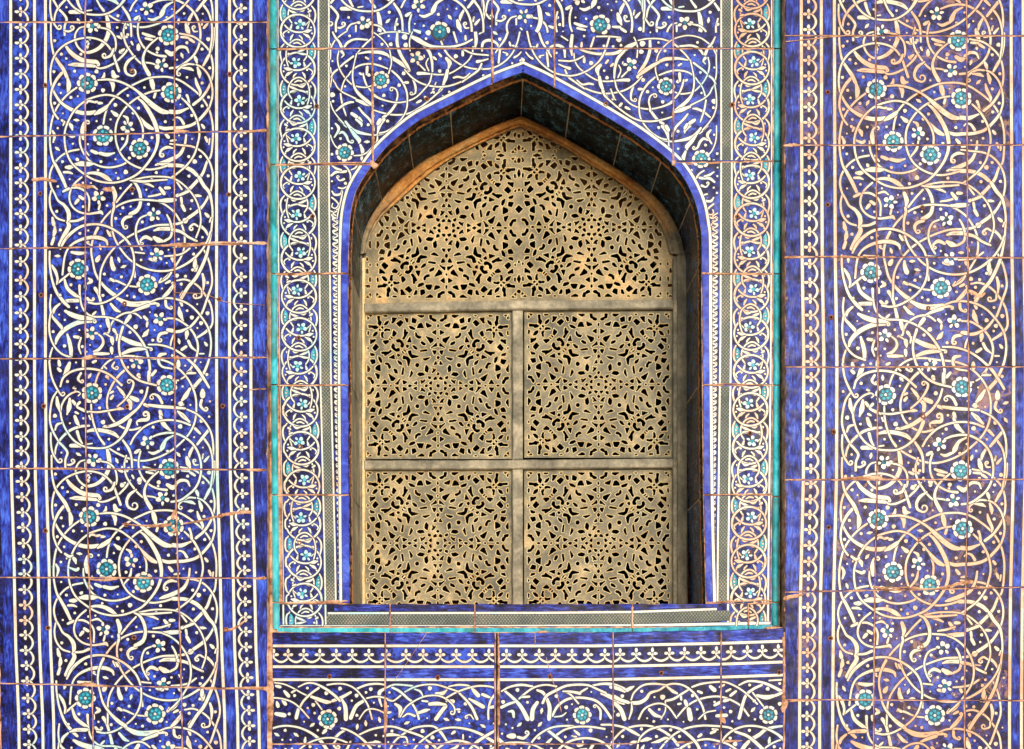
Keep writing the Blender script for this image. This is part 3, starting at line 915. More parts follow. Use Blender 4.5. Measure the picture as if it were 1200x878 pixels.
def ring_band(cv, cx, ys, side, warp, mat='white_cool'):
    """interlaced rings with florets; one unit per y, turned about at every other unit"""
    for k, y in ys:
        m = side if k % 2 == 0 else -side
        def q(pts): return [(cx + m*(x-415)/12, y + (Y-370)/12, max(1.1, wd/12*.9)) for x, Y, wd in pts]
        def st(*pts, mat_=mat): ribbon(cv, q(pts), mat_, True, warp)
        # crescent field and outer arcs of the half-step ring
        ribbon(cv, q([(215,575,20),(222,620,62),(222,690,70),(215,760,20)]), 'turq_pale', False, warp, z=.00006)
        st((200,540,20),(176,600,26),(170,665,26),(180,730,26),(215,800,20))
        st((610,555,20),(650,610,26),(664,680,26),(655,745,26),(640,800,20))
        st((545,885,18),(572,790,20),(580,700,22),(560,590,22),(500,520,22),(430,490,22),(350,520,22),(298,590,22),(280,660,22),(292,730,22),(330,790,20))
        # main ring
        pts = [(415+240*math.cos(a), 370-235*math.sin(a)*.98, 27 + 4*math.cos(a)) for a in [i*math.pi/12 for i in range(25)]]
        st(*pts)
        st((598,290,22),(560,330,24),(500,368,26),(430,388,26),(345,388,24))
        st((225,360,20),(275,372,58),(335,380,20)); st((245,470,20),(280,440,46),(335,410,16))
        st((560,365,18),(600,385,20),(625,420,20),(608,450,14)); st((480,420,14),(505,455,34),(520,500,16))
        st((350,500,14),(362,465,26),(395,435,16)); st((500,280,20),(515,330,36))
        st((370,560,16),(420,535,26),(470,545,22)); st((430,610,26),(480,620,38),(520,590,18))
        st((305,620,24),(350,640,36),(425,668,18)); st((300,700,24),(350,695,34),(425,676,16)); st((560,640,20),(590,620,40)); st((540,690,30),(575,700,30))
        for a, b, r in ((215,405,14),(240,490,13),(228,320,14),(215,660,13),(222,620,9),(222,705,9),(545,385,16),(540,560,10)):
            X, Y = q([(a, b, 1)])[0][:2]; disc(cv, X, Y, r/12, mat, True, warp, n_=7, ow=.35)
        X, Y = q([(385, 282, 1)])[0][:2]; floret(cv, X, Y, 6.8, rnd.random()*6, warp, 'turq_pale', 'ice')
        st((270,250,12),(310,290,16))
# ------------------------------------------------------------------ outlines
def lerp_tab(v, tab):
    if v <= tab[0][0]: return tab[0][1]
    for (a, fa), (b, fb) in zip(tab, tab[1:]):
        if v <= b: return fa + (fb-fa)*(v-a)/(b-a)
    return tab[-1][1]
SUR = 0.04     # the window surround lies this far behind the side panels
GRI = 0.26     # depth of the grille
ARCH_L = [(410,708),(409,600),(408,450),(408.3,319),(409,290),(409.6,268),(411.5,247.8),(415,232),(419,221),(428.4,205),(445.6,181),(463,163.5),(487.8,143.8),(508,132.5),(529,122),(552,110.5),(576.8,98.7),(597,90.5),(613,85)]
ARCH_R = [(613,85),(632,93.5),(652,104),(682.6,121),(705,134),(725,146),(745,158.5),(765,173),(780,185),(793,198),(805,216),(815,239),(820,264),(822,290),(822.3,400),(824,580),(827,708)]
def smooth(pts, step=3.0): return [(p[0], p[1]) for p in catmull([(x, y, 1) for x, y in pts], step)]
AL, AR = smooth(ARCH_L), smooth(ARCH_R)
ARCH = AL + AR[1:]
APEX = len(AL)-1
def offset_curve(c, d):
    """push a curve outwards (away from the opening); the point of the arch keeps its mitre"""
    out = []
    for i, p in enumerate(c):
        a, b = c[max(0, i-1)], c[min(len(c)-1, i+1)]
        if i == APEX and len(c) == len(ARCH):
            out.append((p[0], p[1]-d*1.10)); continue
        dx, dy = b[0]-a[0], b[1]-a[1]; L = math.hypot(dx, dy)
        out.append((p[0]+dy/L*d, p[1]-dx/L*d))
    return out
def arch_clear(x, y):
    """distance test: is a spot of the drawing outside the white line round the arch"""
    if y > 330: return (x < 402) or (x > 831)
    best = min(((x-a)**2+(y-b)**2) for a, b in ARCH[::2])
    if best < 150 : return False
    if 409 < x < 822:
        for i in range(len(ARCH)-1):
            a, b = ARCH[i], ARCH[i+1]
            if a[0] <= x < b[0]: return y < a[1]
        return False
    return True

DRL = [(36,0),(450,0),(560,1),(660,4),(760,6),(840,9.5),(960,11)]
def warp_left(x, y): return (x + lerp_tab(y, DRL), y)
RX = [(100,925),(330,930),(450,931),(550,928),(670,926),(825,923),(960,922)]
RY = [(-100,5),(100,7),(180,7),(320,4),(460,2),(600,3),(680,3.5),(825,1.6)]
def warp_right(x, y):    # from the drawing's own coordinates (those of the left panel)
    return ((x-150)*1.012+150 + lerp_tab(y, RX), y + lerp_tab(y, RY))
JL = [(200,0),(350,1.5),(450,2.5),(640,7),(700,8),(760,9)]
def warp_jl(x, y):
    a = lerp_tab(y, JL)
    if x < 322: k = .35
    elif x < 330: k = .8
    elif x > 405: k = .25
    else: k = 1.0
    return (x + a*k, y)
JR = [(200,0),(400,-1),(650,-4.0),(720,-4.5)]
def warp_jr(x, y): return (x + lerp_tab(y, JR), y)
FY = [(320,0),(700,0),(845,-3),(917,-5.5),(960,-5.5)]
def warp_fr(x, y): return (x, y + lerp_tab(x, FY))

# ------------------------------------------------------------------ tiles
def clip_poly(pts, quad):
    """clip a convex polygon by a convex quad given clockwise on the drawing (y down)"""
    for i in range(len(quad)):
        a, b = quad[i], quad[(i+1) % len(quad)]; out = []
        def sd(p): return (b[0]-a[0])*(p[1]-a[1])-(b[1]-a[1])*(p[0]-a[0])
        for j in range(len(pts)):
            p, q = pts[j], pts[(j+1) % len(pts)]; sp, sq = sd(p), sd(q)
            if sp >= 0: out.append(p)
            if (sp >= 0) != (sq >= 0):
                t = sp/(sp-sq); out.append((p[0]+(q[0]-p[0])*t, p[1]+(q[1]-p[1])*t))
        pts = out
        if len(pts) < 3: return None
    return pts
def inset_quad(q, d):
    n_ = len(q); out = []
    for i in range(n_):
        a, b, c = q[i-1], q[i], q[(i+1) % n_]
        def nrm(p, r): dx, dy = r[0]-p[0], r[1]-p[1]; L = math.hypot(dx, dy); return (-dy/L, dx/L)
        n1, n2 = nrm(a, b), nrm(b, c); k = 1 + n1[0]*n2[0]+n1[1]*n2[1]
        k = max(k, .4)
        out.append((b[0]+(n1[0]+n2[0])*d/k, b[1]+(n1[1]+n2[1])*d/k))
    return out
TILES = []
def make_tile(parent, poly, depth, mat, quad=None, gap=.52, name='tile', arch=False, tilt=.15, jit=.33, thick=.012):
    """poly: outline on the drawing, clockwise (y down). Front face with worn, rounded edges, set in mortar"""
    q = inset_quad(poly, gap); ph_ = rnd.random()*9
    loop = []
    for i in range(len(q)):
        a, b = q[i], q[(i+1) % len(q)]; L = math.hypot(b[0]-a[0], b[1]-a[1]); k = max(1, int(L/9))
        for j in range(k):
            t = j/k; x, y = a[0]+(b[0]-a[0])*t, a[1]+(b[1]-a[1])*t
            if j:
                x += rnd.uniform(-jit, jit) + .35*math.sin(y*.21+ph_); y += rnd.uniform(-jit, jit) + .35*math.sin(x*.19+ph_)
            loop.append((x, y))
    inn = inset_quad(loop, .6); n_ = len(loop)
    V = [P(x, y, depth) for x, y in inn] + [P(x, y, depth+.0011) for x, y in loop] + [P(x, y, depth+thick) for x, y in loop]
    tri = geometry.tessellate_polygon([[Vector((x, y, 0)) for x, y in inn]])
    F = []
    for t in tri:
        a, b, c = (inn[i] for i in t)
        cr = (b[0]-a[0])*(c[1]-a[1])-(b[1]-a[1])*(c[0]-a[0])
        F.append(tuple(t) if cr < 0 else tuple(t)[::-1])
    for i in range(n_):
        j = (i+1) % n_
        F.append((i, j, n_+j, n_+i)[::-1]); F.append((n_+i, n_+j, 2*n_+j, 2*n_+i)[::-1])
    cx = sum(p[0] for p in poly)/len(poly); cy = sum(p[1] for p in poly)/len(poly)
    loc = P(cx, cy, depth)
    o = mesh_obj(name, V, F, mat, parent, loc)
    o.location.y += rnd.uniform(-.0003, .0002)
    # straight extrusion along depth widens outlines slightly away from the view axis: keep them square to the wall
    o.rotation_euler = (R(rnd.uniform(-tilt, tilt)), 0, R(rnd.uniform(-tilt, tilt)))
    clipq = inset_quad(quad or poly, gap+.7)
    TILES.append(dict(o=o, loc=loc, q=clipq, depth=depth, arch=arch, grp=None))
    return o
def lay_paint(cv, tiles, keep=None):
    F = cv.f
    cen = np.array([(sum(p[0] for p in f[0])/len(f[0]), sum(p[1] for p in f[0])/len(f[0])) for f in F])
    rad = np.array([max(abs(f[0][0][0]-c[0])+abs(f[0][0][1]-c[1]), 1.5) for f, c in zip(F, cen)]) + 1.0
    okm = np.ones(len(F), bool)
    if keep is not None:
        cache = {}
        for i, c in enumerate(cen):
            key = (round(c[0]*.8), round(c[1]*.8))
            if key not in cache: cache[key] = keep(c[0], c[1])
            okm[i] = cache[key]
    for T in tiles:
        q = T['q']; x0 = min(p[0] for p in q); x1 = max(p[0] for p in q); y0 = min(p[1] for p in q); y1 = max(p[1] for p in q)
        idx = np.nonzero(okm & (cen[:, 0] > x0-rad) & (cen[:, 0] < x1+rad) & (cen[:, 1] > y0-rad) & (cen[:, 1] < y1+rad))[0]
        n_ = len(q); ins = np.full(len(idx), 1e9)
        for i in range(n_):
            a, b = q[i], q[(i+1) % n_]; L = math.hypot(b[0]-a[0], b[1]-a[1])
            ins = np.minimum(ins, ((b[0]-a[0])*(cen[idx, 1]-a[1])-(b[1]-a[1])*(cen[idx, 0]-a[0]))/L)
        groups = {}
        for i, s_ in zip(idx, ins):
            pts, z, mt, ft = F[i]
            if s_ < -rad[i]: continue
            if s_ < rad[i]*1.5: pts = clip_poly(orient(pts), q)
            if not pts: continue
            groups.setdefault(ft, []).append((pts, z, mt))
        for ft, fs in groups.items():
            V = []; FF = []; mi = []; mats = []
            for pts, z, mt in fs:
                if mt not in mats: mats.append(mt)
                b = len(V); pp = orient(pts)[::-1]
                for x, y in pp: V.append(P(x, y, T['depth']-z))
                FF.append(tuple(range(b, b+len(pp)))); mi.append(mats.index(mt))
            nm = 'rosette' if ft.startswith('rosette') else 'floret' if ft.startswith('floret') else 'painted_scroll' if ft == 'scroll' else ft
            me_o = mesh_obj(nm, V, FF, [M[k] for k in mats], None, T['loc'], mi)
            me_o.location = (0, 0, 0); me_o.parent = T['o']
def orient(pts):
    s_ = 0
    for i in range(len(pts)):
        a, b = pts[i], pts[(i+1) % len(pts)]; s_ += a[0]*b[1]-a[1]*b[0]
    return pts if s_ > 0 else pts[::-1]
def slab(name, poly, d0, d1, mat, parent=None, holes=None, kind=None):
    """a flat slab with the outline poly (drawing coordinates, square to the wall) from depth d0 back to d1"""
    loops = [poly] + (holes or [])
    flat = [p for lp in loops for p in lp]; n_ = len(flat)
    tri = geometry.tessellate_polygon([[Vector((x, y, 0)) for x, y in lp] for lp in loops])
    def W(p, d): v = P(p[0], p[1], d0); return Vector((v.x, d, v.z))
    V = [W(p, d0) for p in flat] + [W(p, d1) for p in flat]; F = []
    for t in tri:
        a, b, c = (flat[i] for i in t); cr = (b[0]-a[0])*(c[1]-a[1])-(b[1]-a[1])*(c[0]-a[0])
        t = tuple(t) if cr < 0 else tuple(t)[::-1]; F.append(t); F.append(tuple(i+n_ for i in t[::-1]))
    s0 = 0
    for lp in loops:
        for i in range(len(lp)):
            a, b = s0+i, s0+(i+1) % len(lp); F.append((a, b, b+n_, a+n_))
        s0 += len(lp)
    o = mesh_obj(name, V, F, mat, parent, W(poly[0], d0))
    if kind: o['kind'] = kind
    return o
def smear(parent, pts, depth, mat='mortar', h=.0022, name='mortar_smear'):
    """a ridge of mortar smeared over the glaze along a joint or crack"""
    s = catmull([(x, y, w_) for x, y, w_ in pts], 2.2); V = []; F = []
    for i, p in enumerate(s):
        a, b = s[max(0, i-1)], s[min(len(s)-1, i+1)]; dx, dy = b[0]-a[0], b[1]-a[1]; L = math.hypot(dx, dy) or 1; nx, ny = -dy/L, dx/L
        e = .35 if i in (0, len(s)-1) else 1.0
        for u, hh in ((-1, -.0004), (-.55, h*.8), (.5, h), (1, -.0004)):
            q = p[2]/2*e*rnd.uniform(.7, 1.25)*u
            V.append(P(p[0]+nx*q, p[1]+ny*q, depth-hh*rnd.uniform(.7, 1.1)))
    for i in range(len(s)-1):
        for j in range(3): F.append((4*i+j, 4*i+j+1, 4*i+5+j, 4*i+4+j))
    mid = s[len(s)//2]
    return mesh_obj(name, V, F, M[mat], parent, P(mid[0], mid[1], depth))
def nail_hole(parent, x, y, depth):
    V = []; F = []; mi = []; n_ = 12; wob = [rnd.uniform(.85, 1.2) for _ in range(n_)]
    prof = [(3.0, -.0002), (2.5, .0022), (1.5, .0020), (1.15, .0009), (0.6, .0006)]
    for r, h in prof:
        for i in range(n_):
            a = 2*math.pi*i/n_; V.append(P(x+r*wob[i]*math.cos(a), y+r*wob[i]*math.sin(a), depth-h))
    for k in range(len(prof)-1):
        for i in range(n_):
            j = (i+1) % n_; F.append((k*n_+i, k*n_+j, (k+1)*n_+j, (k+1)*n_+i)[::-1]); mi.append(0 if k < 2 else 1)
    F.append(tuple(range((len(prof)-1)*n_, len(prof)*n_))[::-1]); mi.append(1)
    return mesh_obj('nail_hole', V, F, [M['rust'], M['dark']], parent, P(x, y, depth), mi)

# ------------------------------------------------------------------ ground and the wall behind everything
g = mesh_obj('ground', [(-60,-60,0),(60,-60,0),(60,30,0),(-60,30,0)], [(0,1,2,3)], M['paving']); tag(g, kind='structure')
def wx(x): return P(x, 0).x
def wz(y): return P(0, y).z
# front face of the panels stands 12 mm proud of these cores
slab('wall_core', [(-10,-125),(313,-125),(313,965),(-10,965)], .0009, .6, M['mortar'], kind='structure')
slab('wall_core', [(920,-125),(1246,-125),(1246,965),(920,965)], .0009, .6, M['mortar'], kind='structure')
slab('wall_core', [(313.2,741),(919.8,741),(919.8,965),(313.2,965)], .0009, .6, M['mortar'], kind='structure')
kk = (D + .04)/D
def S2(p): return (p[0], p[1])
hole = [S2(p) for p in ARCH]
def back(p, d=SUR+.0035):   # drawing position of the same photo spot seen on the deeper plane
    return p
slab('wall_core', [(312,-125),(921,-125),(921,745),(312,745)], SUR+.0008, .6, M['mortar'], holes=[hole[::-1]], kind='structure')
# plain brickwork of the same building around the tiled bay
def brick_field(x0, x1, z0, z1, y, nm):
    t = thing('brick_wall', nm, 'wall', ((x0+x1)/2, y, z0))
    core = box('mortar_bed', (x0, y+.012, z0), (x1, y+.5, z1), M['mortar'], t)
    bw, bh, gp = .27, .062, .01; src = None; r = 0; cnt = 0; V = []; F = []
    z = z0+gp
    while z + bh < z1:
        x = x0 + (0 if r % 2 else -bw/2)
        while x < x1:
            a, b = max(x+gp/2, x0), min(x+bw-gp/2, x1)
            if b-a > .03:
                d = rnd.uniform(-.002, .002); o_ = len(V)
                for vx, vy, vz in ((a,y+d,z),(b,y+d,z),(b,y+d,z+bh),(a,y+d,z+bh),(a,y+.02,z),(b,y+.02,z),(b,y+.02,z+bh),(a,y+.02,z+bh)): V.append((vx, vy, vz))
                for f in ((0,1,2,3),(0,4,5,1),(1,5,6,2),(2,6,7,3),(3,7,4,0)): F.append(tuple(o_+i for i in f))
            x += bw
        z += bh+gp; r += 1
    o = mesh_obj('brick_courses', V, F, M['brick'], t, ((x0+x1)/2, y, z0)); o['kind'] = 'stuff'
    return t
brick_field(wx(-10)-2.2, wx(-10)-.002, 0, wz(-125), .006, 'plain buff brick wall to the left of the left tiled wall')
brick_field(wx(1246)+.002, wx(1246)+2.2, 0, wz(-125), .006, 'plain buff brick wall to the right of the right tiled wall')
brick_field(wx(-10), wx(1246), 0, wz(965)-.002, .006, 'low buff brick dado underneath the tiled walls')
brick_field(wx(-10)-2.2, wx(1246)+2.2, wz(-125)+.002, wz(-125)+1.4, .006, 'buff brick wall high above the tiled walls')
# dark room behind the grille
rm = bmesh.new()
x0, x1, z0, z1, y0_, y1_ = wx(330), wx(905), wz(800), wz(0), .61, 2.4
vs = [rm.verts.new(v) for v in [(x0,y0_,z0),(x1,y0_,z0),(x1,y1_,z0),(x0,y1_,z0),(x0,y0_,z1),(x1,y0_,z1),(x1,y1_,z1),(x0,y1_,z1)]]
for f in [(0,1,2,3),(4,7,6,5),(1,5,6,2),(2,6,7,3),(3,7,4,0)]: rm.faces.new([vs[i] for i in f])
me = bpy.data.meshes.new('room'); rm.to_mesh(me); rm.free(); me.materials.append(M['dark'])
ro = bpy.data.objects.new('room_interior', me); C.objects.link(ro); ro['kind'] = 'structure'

# ------------------------------------------------------------------ side panels
CH_Y = [46.3,64.3,82.6,100.9,119,137,155.3,174.6,192.9,210.4,229.2,246.5,265,283.1,302.6,324.5,343.5,362.8,381.6,399.3,417.2,435.5,453,470.5,488.8,507.6,524.4,542.7,560.3,578.6,596.6,614.2,632.7,651.5,668.5,687.1,705.2,723.2,740.3,758.3,776.1,794.2,814.2,832.5]
CH_Y = [46.3-18.2*k for k in range(9, 0, -1)] + CH_Y + [832.5+18.1*k for k in range(1, 7)]
def scroll_panel(cv, warp, white, Lx=(-8, 313)):
    for off in (-508, 0, 508):
        def wp(x, y, off=off):
            yy = y+off
            if yy > 700: yy -= min(5, (yy-700)/117*5)
            return warp(x, yy)
        for txt, org in ((SCROLL1,(54,36)),(SCROLL2,(54,172)),(SCROLL3,(54,308)),(SCROLL4,(54,434))):
            sub = txt
            draw(cv, sub, org, 6.0, wp, white)
def panel_stripes(cv, warp, white, y0, y1, aged):
    for x in (12.5, 40.5, 53.3, 253.8, 269, 294): vline(cv, x, y0, y1, 3.3, white, warp)
    for x, wd in ((46.9, 8.6), (261.4, 10.5), (4, 11), (303.5, 14)): vline(cv, x, y0, y1, wd, 'streak', warp, False)
    chain(cv, 282.7, CH_Y, 1, warp, white, 8); chain(cv, 24.0, [y+4 for y in CH_Y], -1, warp, white, 8)

LP = thing('tiled_wall', 'blue and white scrollwork tiled wall left of the arched window, with cleaner pale strokes', 'tiled wall', P(150, 420, 0), 'tall scrollwork tiled walls flanking the window')
RP = thing('tiled_wall', 'blue and white scrollwork tiled wall right of the arched window, with peach stained strokes', 'tiled wall', P(1080, 420, 0), 'tall scrollwork tiled walls flanking the window')
ylL = [(-104,-104),(26,26),(159.5,153),(291,285.5),(420.5,419),(549.5,550.5),(677,677.5),(802,808),(934,936)]
xlL = [-8,100,204.5,313.5]
n0 = len(TILES)
for (a0, a1), (b0, b1) in zip(ylL, ylL[1:]):
    for xa, xb in zip(xlL, xlL[1:]):
        def Y(t, x): return t[0]+(t[1]-t[0])*(x-37)/(313-37)
        pts = [(xa, Y((a0,a1), xa)), (xb, Y((a0,a1), xb)), (xb, Y((b0,b1), xb)), (xa, Y((b0,b1), xa))]
        pts = [(warp_left(*p)[0] if i_ not in (1, 2) or xb < 300 else p[0], p[1]) for i_, p in enumerate(pts)]
        make_tile(LP, pts, 0, M['cobalt_soft' if (xa > 200 and rnd.random() < .7) else 'cobalt'])
tl = TILES[n0:]
cv = Canvas(); scroll_panel(cv, warp_left, 'white'); panel_stripes(cv, warp_left, 'white', -104, 936, False)
fill_gaps(cv, 57, 251, -100, 930, lambda x, y: True, 'white', 5)
lay_paint(cv, tl)
ylR = [(-88,-88),(42,42),(170.5,170),(301,302),(430.5,430),(562.5,562),(694,689),(820,821),(950,950)]
xlR = [919.5,1026,1132.5,1243]
n0 = len(TILES)
for (a0, a1), (b0, b1) in zip(ylR, ylR[1:]):
    for xa, xb in zip(xlR, xlR[1:]):
        def Y(t, x): return t[0]+(t[1]-t[0])*(x-920)/(245)
        j = lambda y: lerp_tab(y, [(0,0),(300,1.5),(420,3),(560,2),(700,-1),(830,-2)]) if xa > 930 else 0
        j2 = lambda y: lerp_tab(y, [(0,0),(300,1.5),(420,3),(560,2),(700,-1),(830,-2)])
        pts = [(xa+j(a0), Y((a0,a1), xa)), (xb+j2(a0), Y((a0,a1), xb)), (xb+j2(b0), Y((b0,b1), xb)), (xa+j(b0), Y((b0,b1), xa))]
        make_tile(RP, pts, 0, M['cobalt_aged' if rnd.random() < .75 else 'cobalt_soft'])
tl = TILES[n0:]
cv = Canvas(); scroll_panel(cv, warp_right, 'white_aged')
def wr(x, y): return (x + lerp_tab(y, [(36,0),(300,1),(420,3),(560,2.5),(700,-1),(830,-2)]), y)
for x in (939, 962.5, 977.8, 1185, 1199, 1226): vline(cv, x, -90, 950, 3.3, 'white_aged', wr)
for x, wd in ((928.5, 14), (970.2, 9), (1192, 8.5), (1235, 12)): vline(cv, x, -90, 950, wd, 'streak', wr, False)
def offs(ys, tab): return [y + lerp_tab(y, tab) for y in ys]
CR = [y + 6.6 for y in CH_Y]
chain(cv, 947.6, CR, -1, wr, 'white_aged', 8)
chain(cv, 1214, CR, 1, wr, 'white_aged', 8)
fill_gaps(cv, 986, 1180, -86, 945, lambda x, y: True, 'white_aged', 6)
lay_paint(cv, tl)

# ------------------------------------------------------------------ surround of the window
SU = thing('window_surround', 'blue tiled surround with interlaced ring border and turquoise moulding round the pointed arch', 'window surround', P(613, 720, SUR))
def arch_seg(pa, pb):
    """points of the arch edge from the one nearest pa to the one nearest pb"""
    ia = min(range(len(ARCH)), key=lambda i: (ARCH[i][0]-pa[0])**2+(ARCH[i][1]-pa[1])**2)
    ib = min(range(len(ARCH)), key=lambda i: (ARCH[i][0]-pb[0])**2+(ARCH[i][1]-pb[1])**2)
    return ARCH[ia:ib+1] if ia < ib else ARCH[ib:ia+1][::-1]
n0 = len(TILES)
def stile(poly, quad): make_tile(SU, poly, SUR, M['cobalt_soft'], quad=quad, arch=True, tilt=.05)
# top row
xt = [324.5,436.5,576.5,650,789,906]
for xa, xb in zip(xt, xt[1:]):
    q = [(xa,-70),(xb,-70),(xb,57),(xa,57)]; stile(q, q)
    q = [(xa,-120),(xb,-120),(xb,-71),(xa,-71)]; stile(q, q)
# rows crossing the arch (clockwise on the drawing)
A = arch_seg
stile([(324.5,57),(436.5,57)] + A((436.5,192),(436,193)) + [(324.5,193)], [(324.5,57),(436.5,57),(436.5,193),(324.5,193)])
stile([(436.5,57),(576.5,57)] + A((576.5,99),(437,191)), [(436.5,57),(576.5,57),(576.5,100),(437,194)][:4])
stile([(576.5,57),(650,57)] + A((650,103),(577,98)), [(576.5,57),(650,57),(650,110),(576.5,110)])
stile([(650,57),(789,57)] + A((789,194),(650,103)), [(650,57),(789,57),(789,196),(650,110)])
stile([(789,57),(906,57),(906,189)] + A((789,190),(789,191)), [(789,57),(906,57),(906,189),(789,189)])
stile([(324.5,193)] + A((436,193),(408.3,321)) + [(324.5,321)], [(324.5,193),(436,193),(436,321),(324.5,321)])
stile(A((822,321),(790,193)) + [(906,189),(906,321)], [(790,190),(906,189),(906,321),(790,321)])
yl = [321,451.5,580,707.5]
for ya, yb in zip(yl, yl[1:]):
    q = [warp_jl(324.5,ya), (warp_jl(408.5,ya)[0],ya), (warp_jl(408.5,yb)[0],yb), warp_jl(324.5,yb)]; stile(q, q)
    ra, rb = lerp_tab(ya, [(321,822),(580,824),(708,827)]), lerp_tab(yb, [(321,822),(580,824),(708,827)])
    q = [(ra,ya),(906+lerp_tab(ya,JR)*.5,ya),(906+lerp_tab(yb,JR)*.5,yb),(rb,yb)]; stile(q, q)
xs_ = [327,457,556.5,741,877,904]
for xa, xb in zip(xs_, xs_[1:]):
    q = [(xa,707.5),(xb,707.5-(1 if xb > 800 else 0)),(xb,735),(xa,735)]; stile(q, q)
tl = TILES[n0:]
cv = Canvas()
# arch rim and its white lines
rim = offset_curve(ARCH, 4.9); wl = offset_curve(ARCH, 10.6); wl2 = offset_curve(ARCH, 15.0)
def split_rib(c, wd, mat, z, outline=True):
    for part in (c[:APEX+1], c[APEX:]):
        ribbon(cv, [(x, y, wd) for x, y in part], mat, outline, None, cap=False, step=6, z=z, feat='arch_rim')
split_rib(rim, 8.8, 'rimblue', .0017, False); split_rib(wl, 3.0, 'white_cool', .00174)
# ring bands, grey hatched bands, serpentine bands
k0 = -4
ysL = [(k, 80.8 + 44.45*k + lerp_tab(80.8+44.45*k, [(200,0),(700,0)])) for k in range(-4, 15)]
ring_band(cv, 349.0, ysL, 1, warp_jl)
ysR = [(k, y - 1) for k, y in ysL]
ring_band(cv, 881.3, ysR, -1, warp_jr, 'white_aged')
for x in (325.4, 373.2, 385.4):
    vline(cv, x, -120, 735 if x < 374 else 708, 1.9, 'white_cool', warp_jl)
for x in (904.6, 857.6, 845.2): vline(cv, x, -120, 733 if x > 850 else 708, 1.9, 'white_cool', warp_jr)
vline(cv, 379.3, -120, 708, 9.8, 'hatch', warp_jl, False, z=.00003)
vline(cv, 851.4, -120, 708, 10.2, 'hatch', warp_jr, False, z=.00003)
def serp(cx, y0, y1, warp, sg, mat):
    y = y0; pts = []; i = 0
    while y < y1:
        pts.append((cx + sg*(2.7 if i % 2 else -2.7), y, 1.5)); y += 3.7; i += 1
    ribbon(cv, pts, mat, True, warp, cap=True, step=1.2)
    y = y0; i = 0
    while y < y1:
        s_ = sg*(1 if i % 2 else -1)
        ribbon(cv, [(cx+s_*.4, y+.9, 1.1), (cx-s_*2.4, y+1.3, 1.9), (cx-s_*3.4, y+3.1, 1.0)], mat, False, warp); y += 3.7; i += 1
serp(392.4, 243, 704, warp_jl, 1, 'white_cool'); serp(838.2, 250, 704, warp_jr, -1, 'white')
# spandrel scrolls
def mir(x, y): return (1226.5-x + (y-100)*-.01, y+lerp_tab(x, [(380,7.5),(560,8),(613,0)]))
n_a = len(cv.f)
cv2 = Canvas(); cv2.n = 300
draw(cv2, SPANDREL, (384,36), 7.98, None, 'white_cool'); draw(cv2, SPANDREL2, (384,140), 12.0, None, 'white_cool')
def lc(x, y): return x < 614
c3 = Canvas(); c3.n = 600; c3.fid = 500
draw(c3, SPANDREL, (384,36), 7.98, mir, 'white'); draw(c3, SPANDREL2, (384,140), 12.0, mir, 'white')
nL_, nR_ = len(cv2.f), len(c3.f)
for (dx, dy) in ((372, -470), (560, -478), (748, -470)):
    for c_ in (cv2, c3): draw(c_, SCROLL4, (54,434), 6.0, lambda x, y, dx=dx, dy=dy: (x-54+dx, y+dy-42), 'white_cool')
def side(c, test):
    c.f = [f for f in c.f if test(f)]; return c
def cxy(f): return (sum(p[0] for p in f[0])/len(f[0]), sum(p[1] for p in f[0])/len(f[0]))
def okL(f):
    x, y = cxy(f); return 387.2 < x < 613.2 and arch_clear(x, y)
def okR(f):
    x, y = cxy(f); return 613.2 <= x < 843.5 and arch_clear(x, y)
# above y=33 use only the continued drawing, below only the traced one
n1 = len(cv2.f)
def cutL(f):
    return okL(f)
def topcut(c, n_): c.f = [f for f in c.f[:n_] if cxy(f)[1] > 37] + [f for f in c.f[n_:] if cxy(f)[1] <= 38]
topcut(cv2, nL_); topcut(c3, nR_)
side(cv2, okL); side(c3, okR)
for c in (cv2, c3):
    fill_gaps(c, 388, 843, -68, 235, lambda x, y, c=c: arch_clear(x, y) and ((x < 612) == (c is cv2)) and arch_clear(x+3, y) and arch_clear(x-3, y+3), 'white_cool', 8, gap=4.4)
cv.f += cv2.f + c3.f
# sill strip and its bands
def ws_(x, y): return (x, y + lerp_tab(x, [(380,1.5),(640,1),(740,0),(845,-3.5),(910,-5)]))
def wb_(x, y): return (x, y + lerp_tab(x, [(330,1),(560,1),(741,0),(906,-3)]))
hline(cv, 392, 841, 711.5, 6, 'streak_flat', ws_, False, z=.0001); hline(cv, 384, 840, 717.3, 2.4, 'white', ws_, z=.0001)
hline(cv, 383, 856, 725.3, 12.2, 'hatch', ws_, False, z=.00009); hline(cv, 327, 904, 733.2, 2.9, 'white_cool', wb_, z=.00145)
hline(cv, 322, 908, 737.2, 4.6, 'turq_pale', wb_, False, z=.00143)
def keepS(x, y):
    if y > 733 and 330 < x < 902: return True
    if 405 < x < 826 and y < 706: return arch_ok(x, y)
    return True
def arch_ok(x, y):
    if y > 320: return x < 411 or x > 820
    for i in range(len(ARCH)-1):
        a, b = ARCH[i], ARCH[i+1]
        if a[0] <= x < b[0]: return y < a[1] + 1.0
    return True
lay_paint(cv, tl, keepS)

# dark strip added as the shade in the step beside the right wall
slab('shadow_strip', [(915.2,-120),(919.0,-120),(919.4,742),(914.5,742)], SUR-.004, SUR+.02, M['grime_and_shade'], SU)
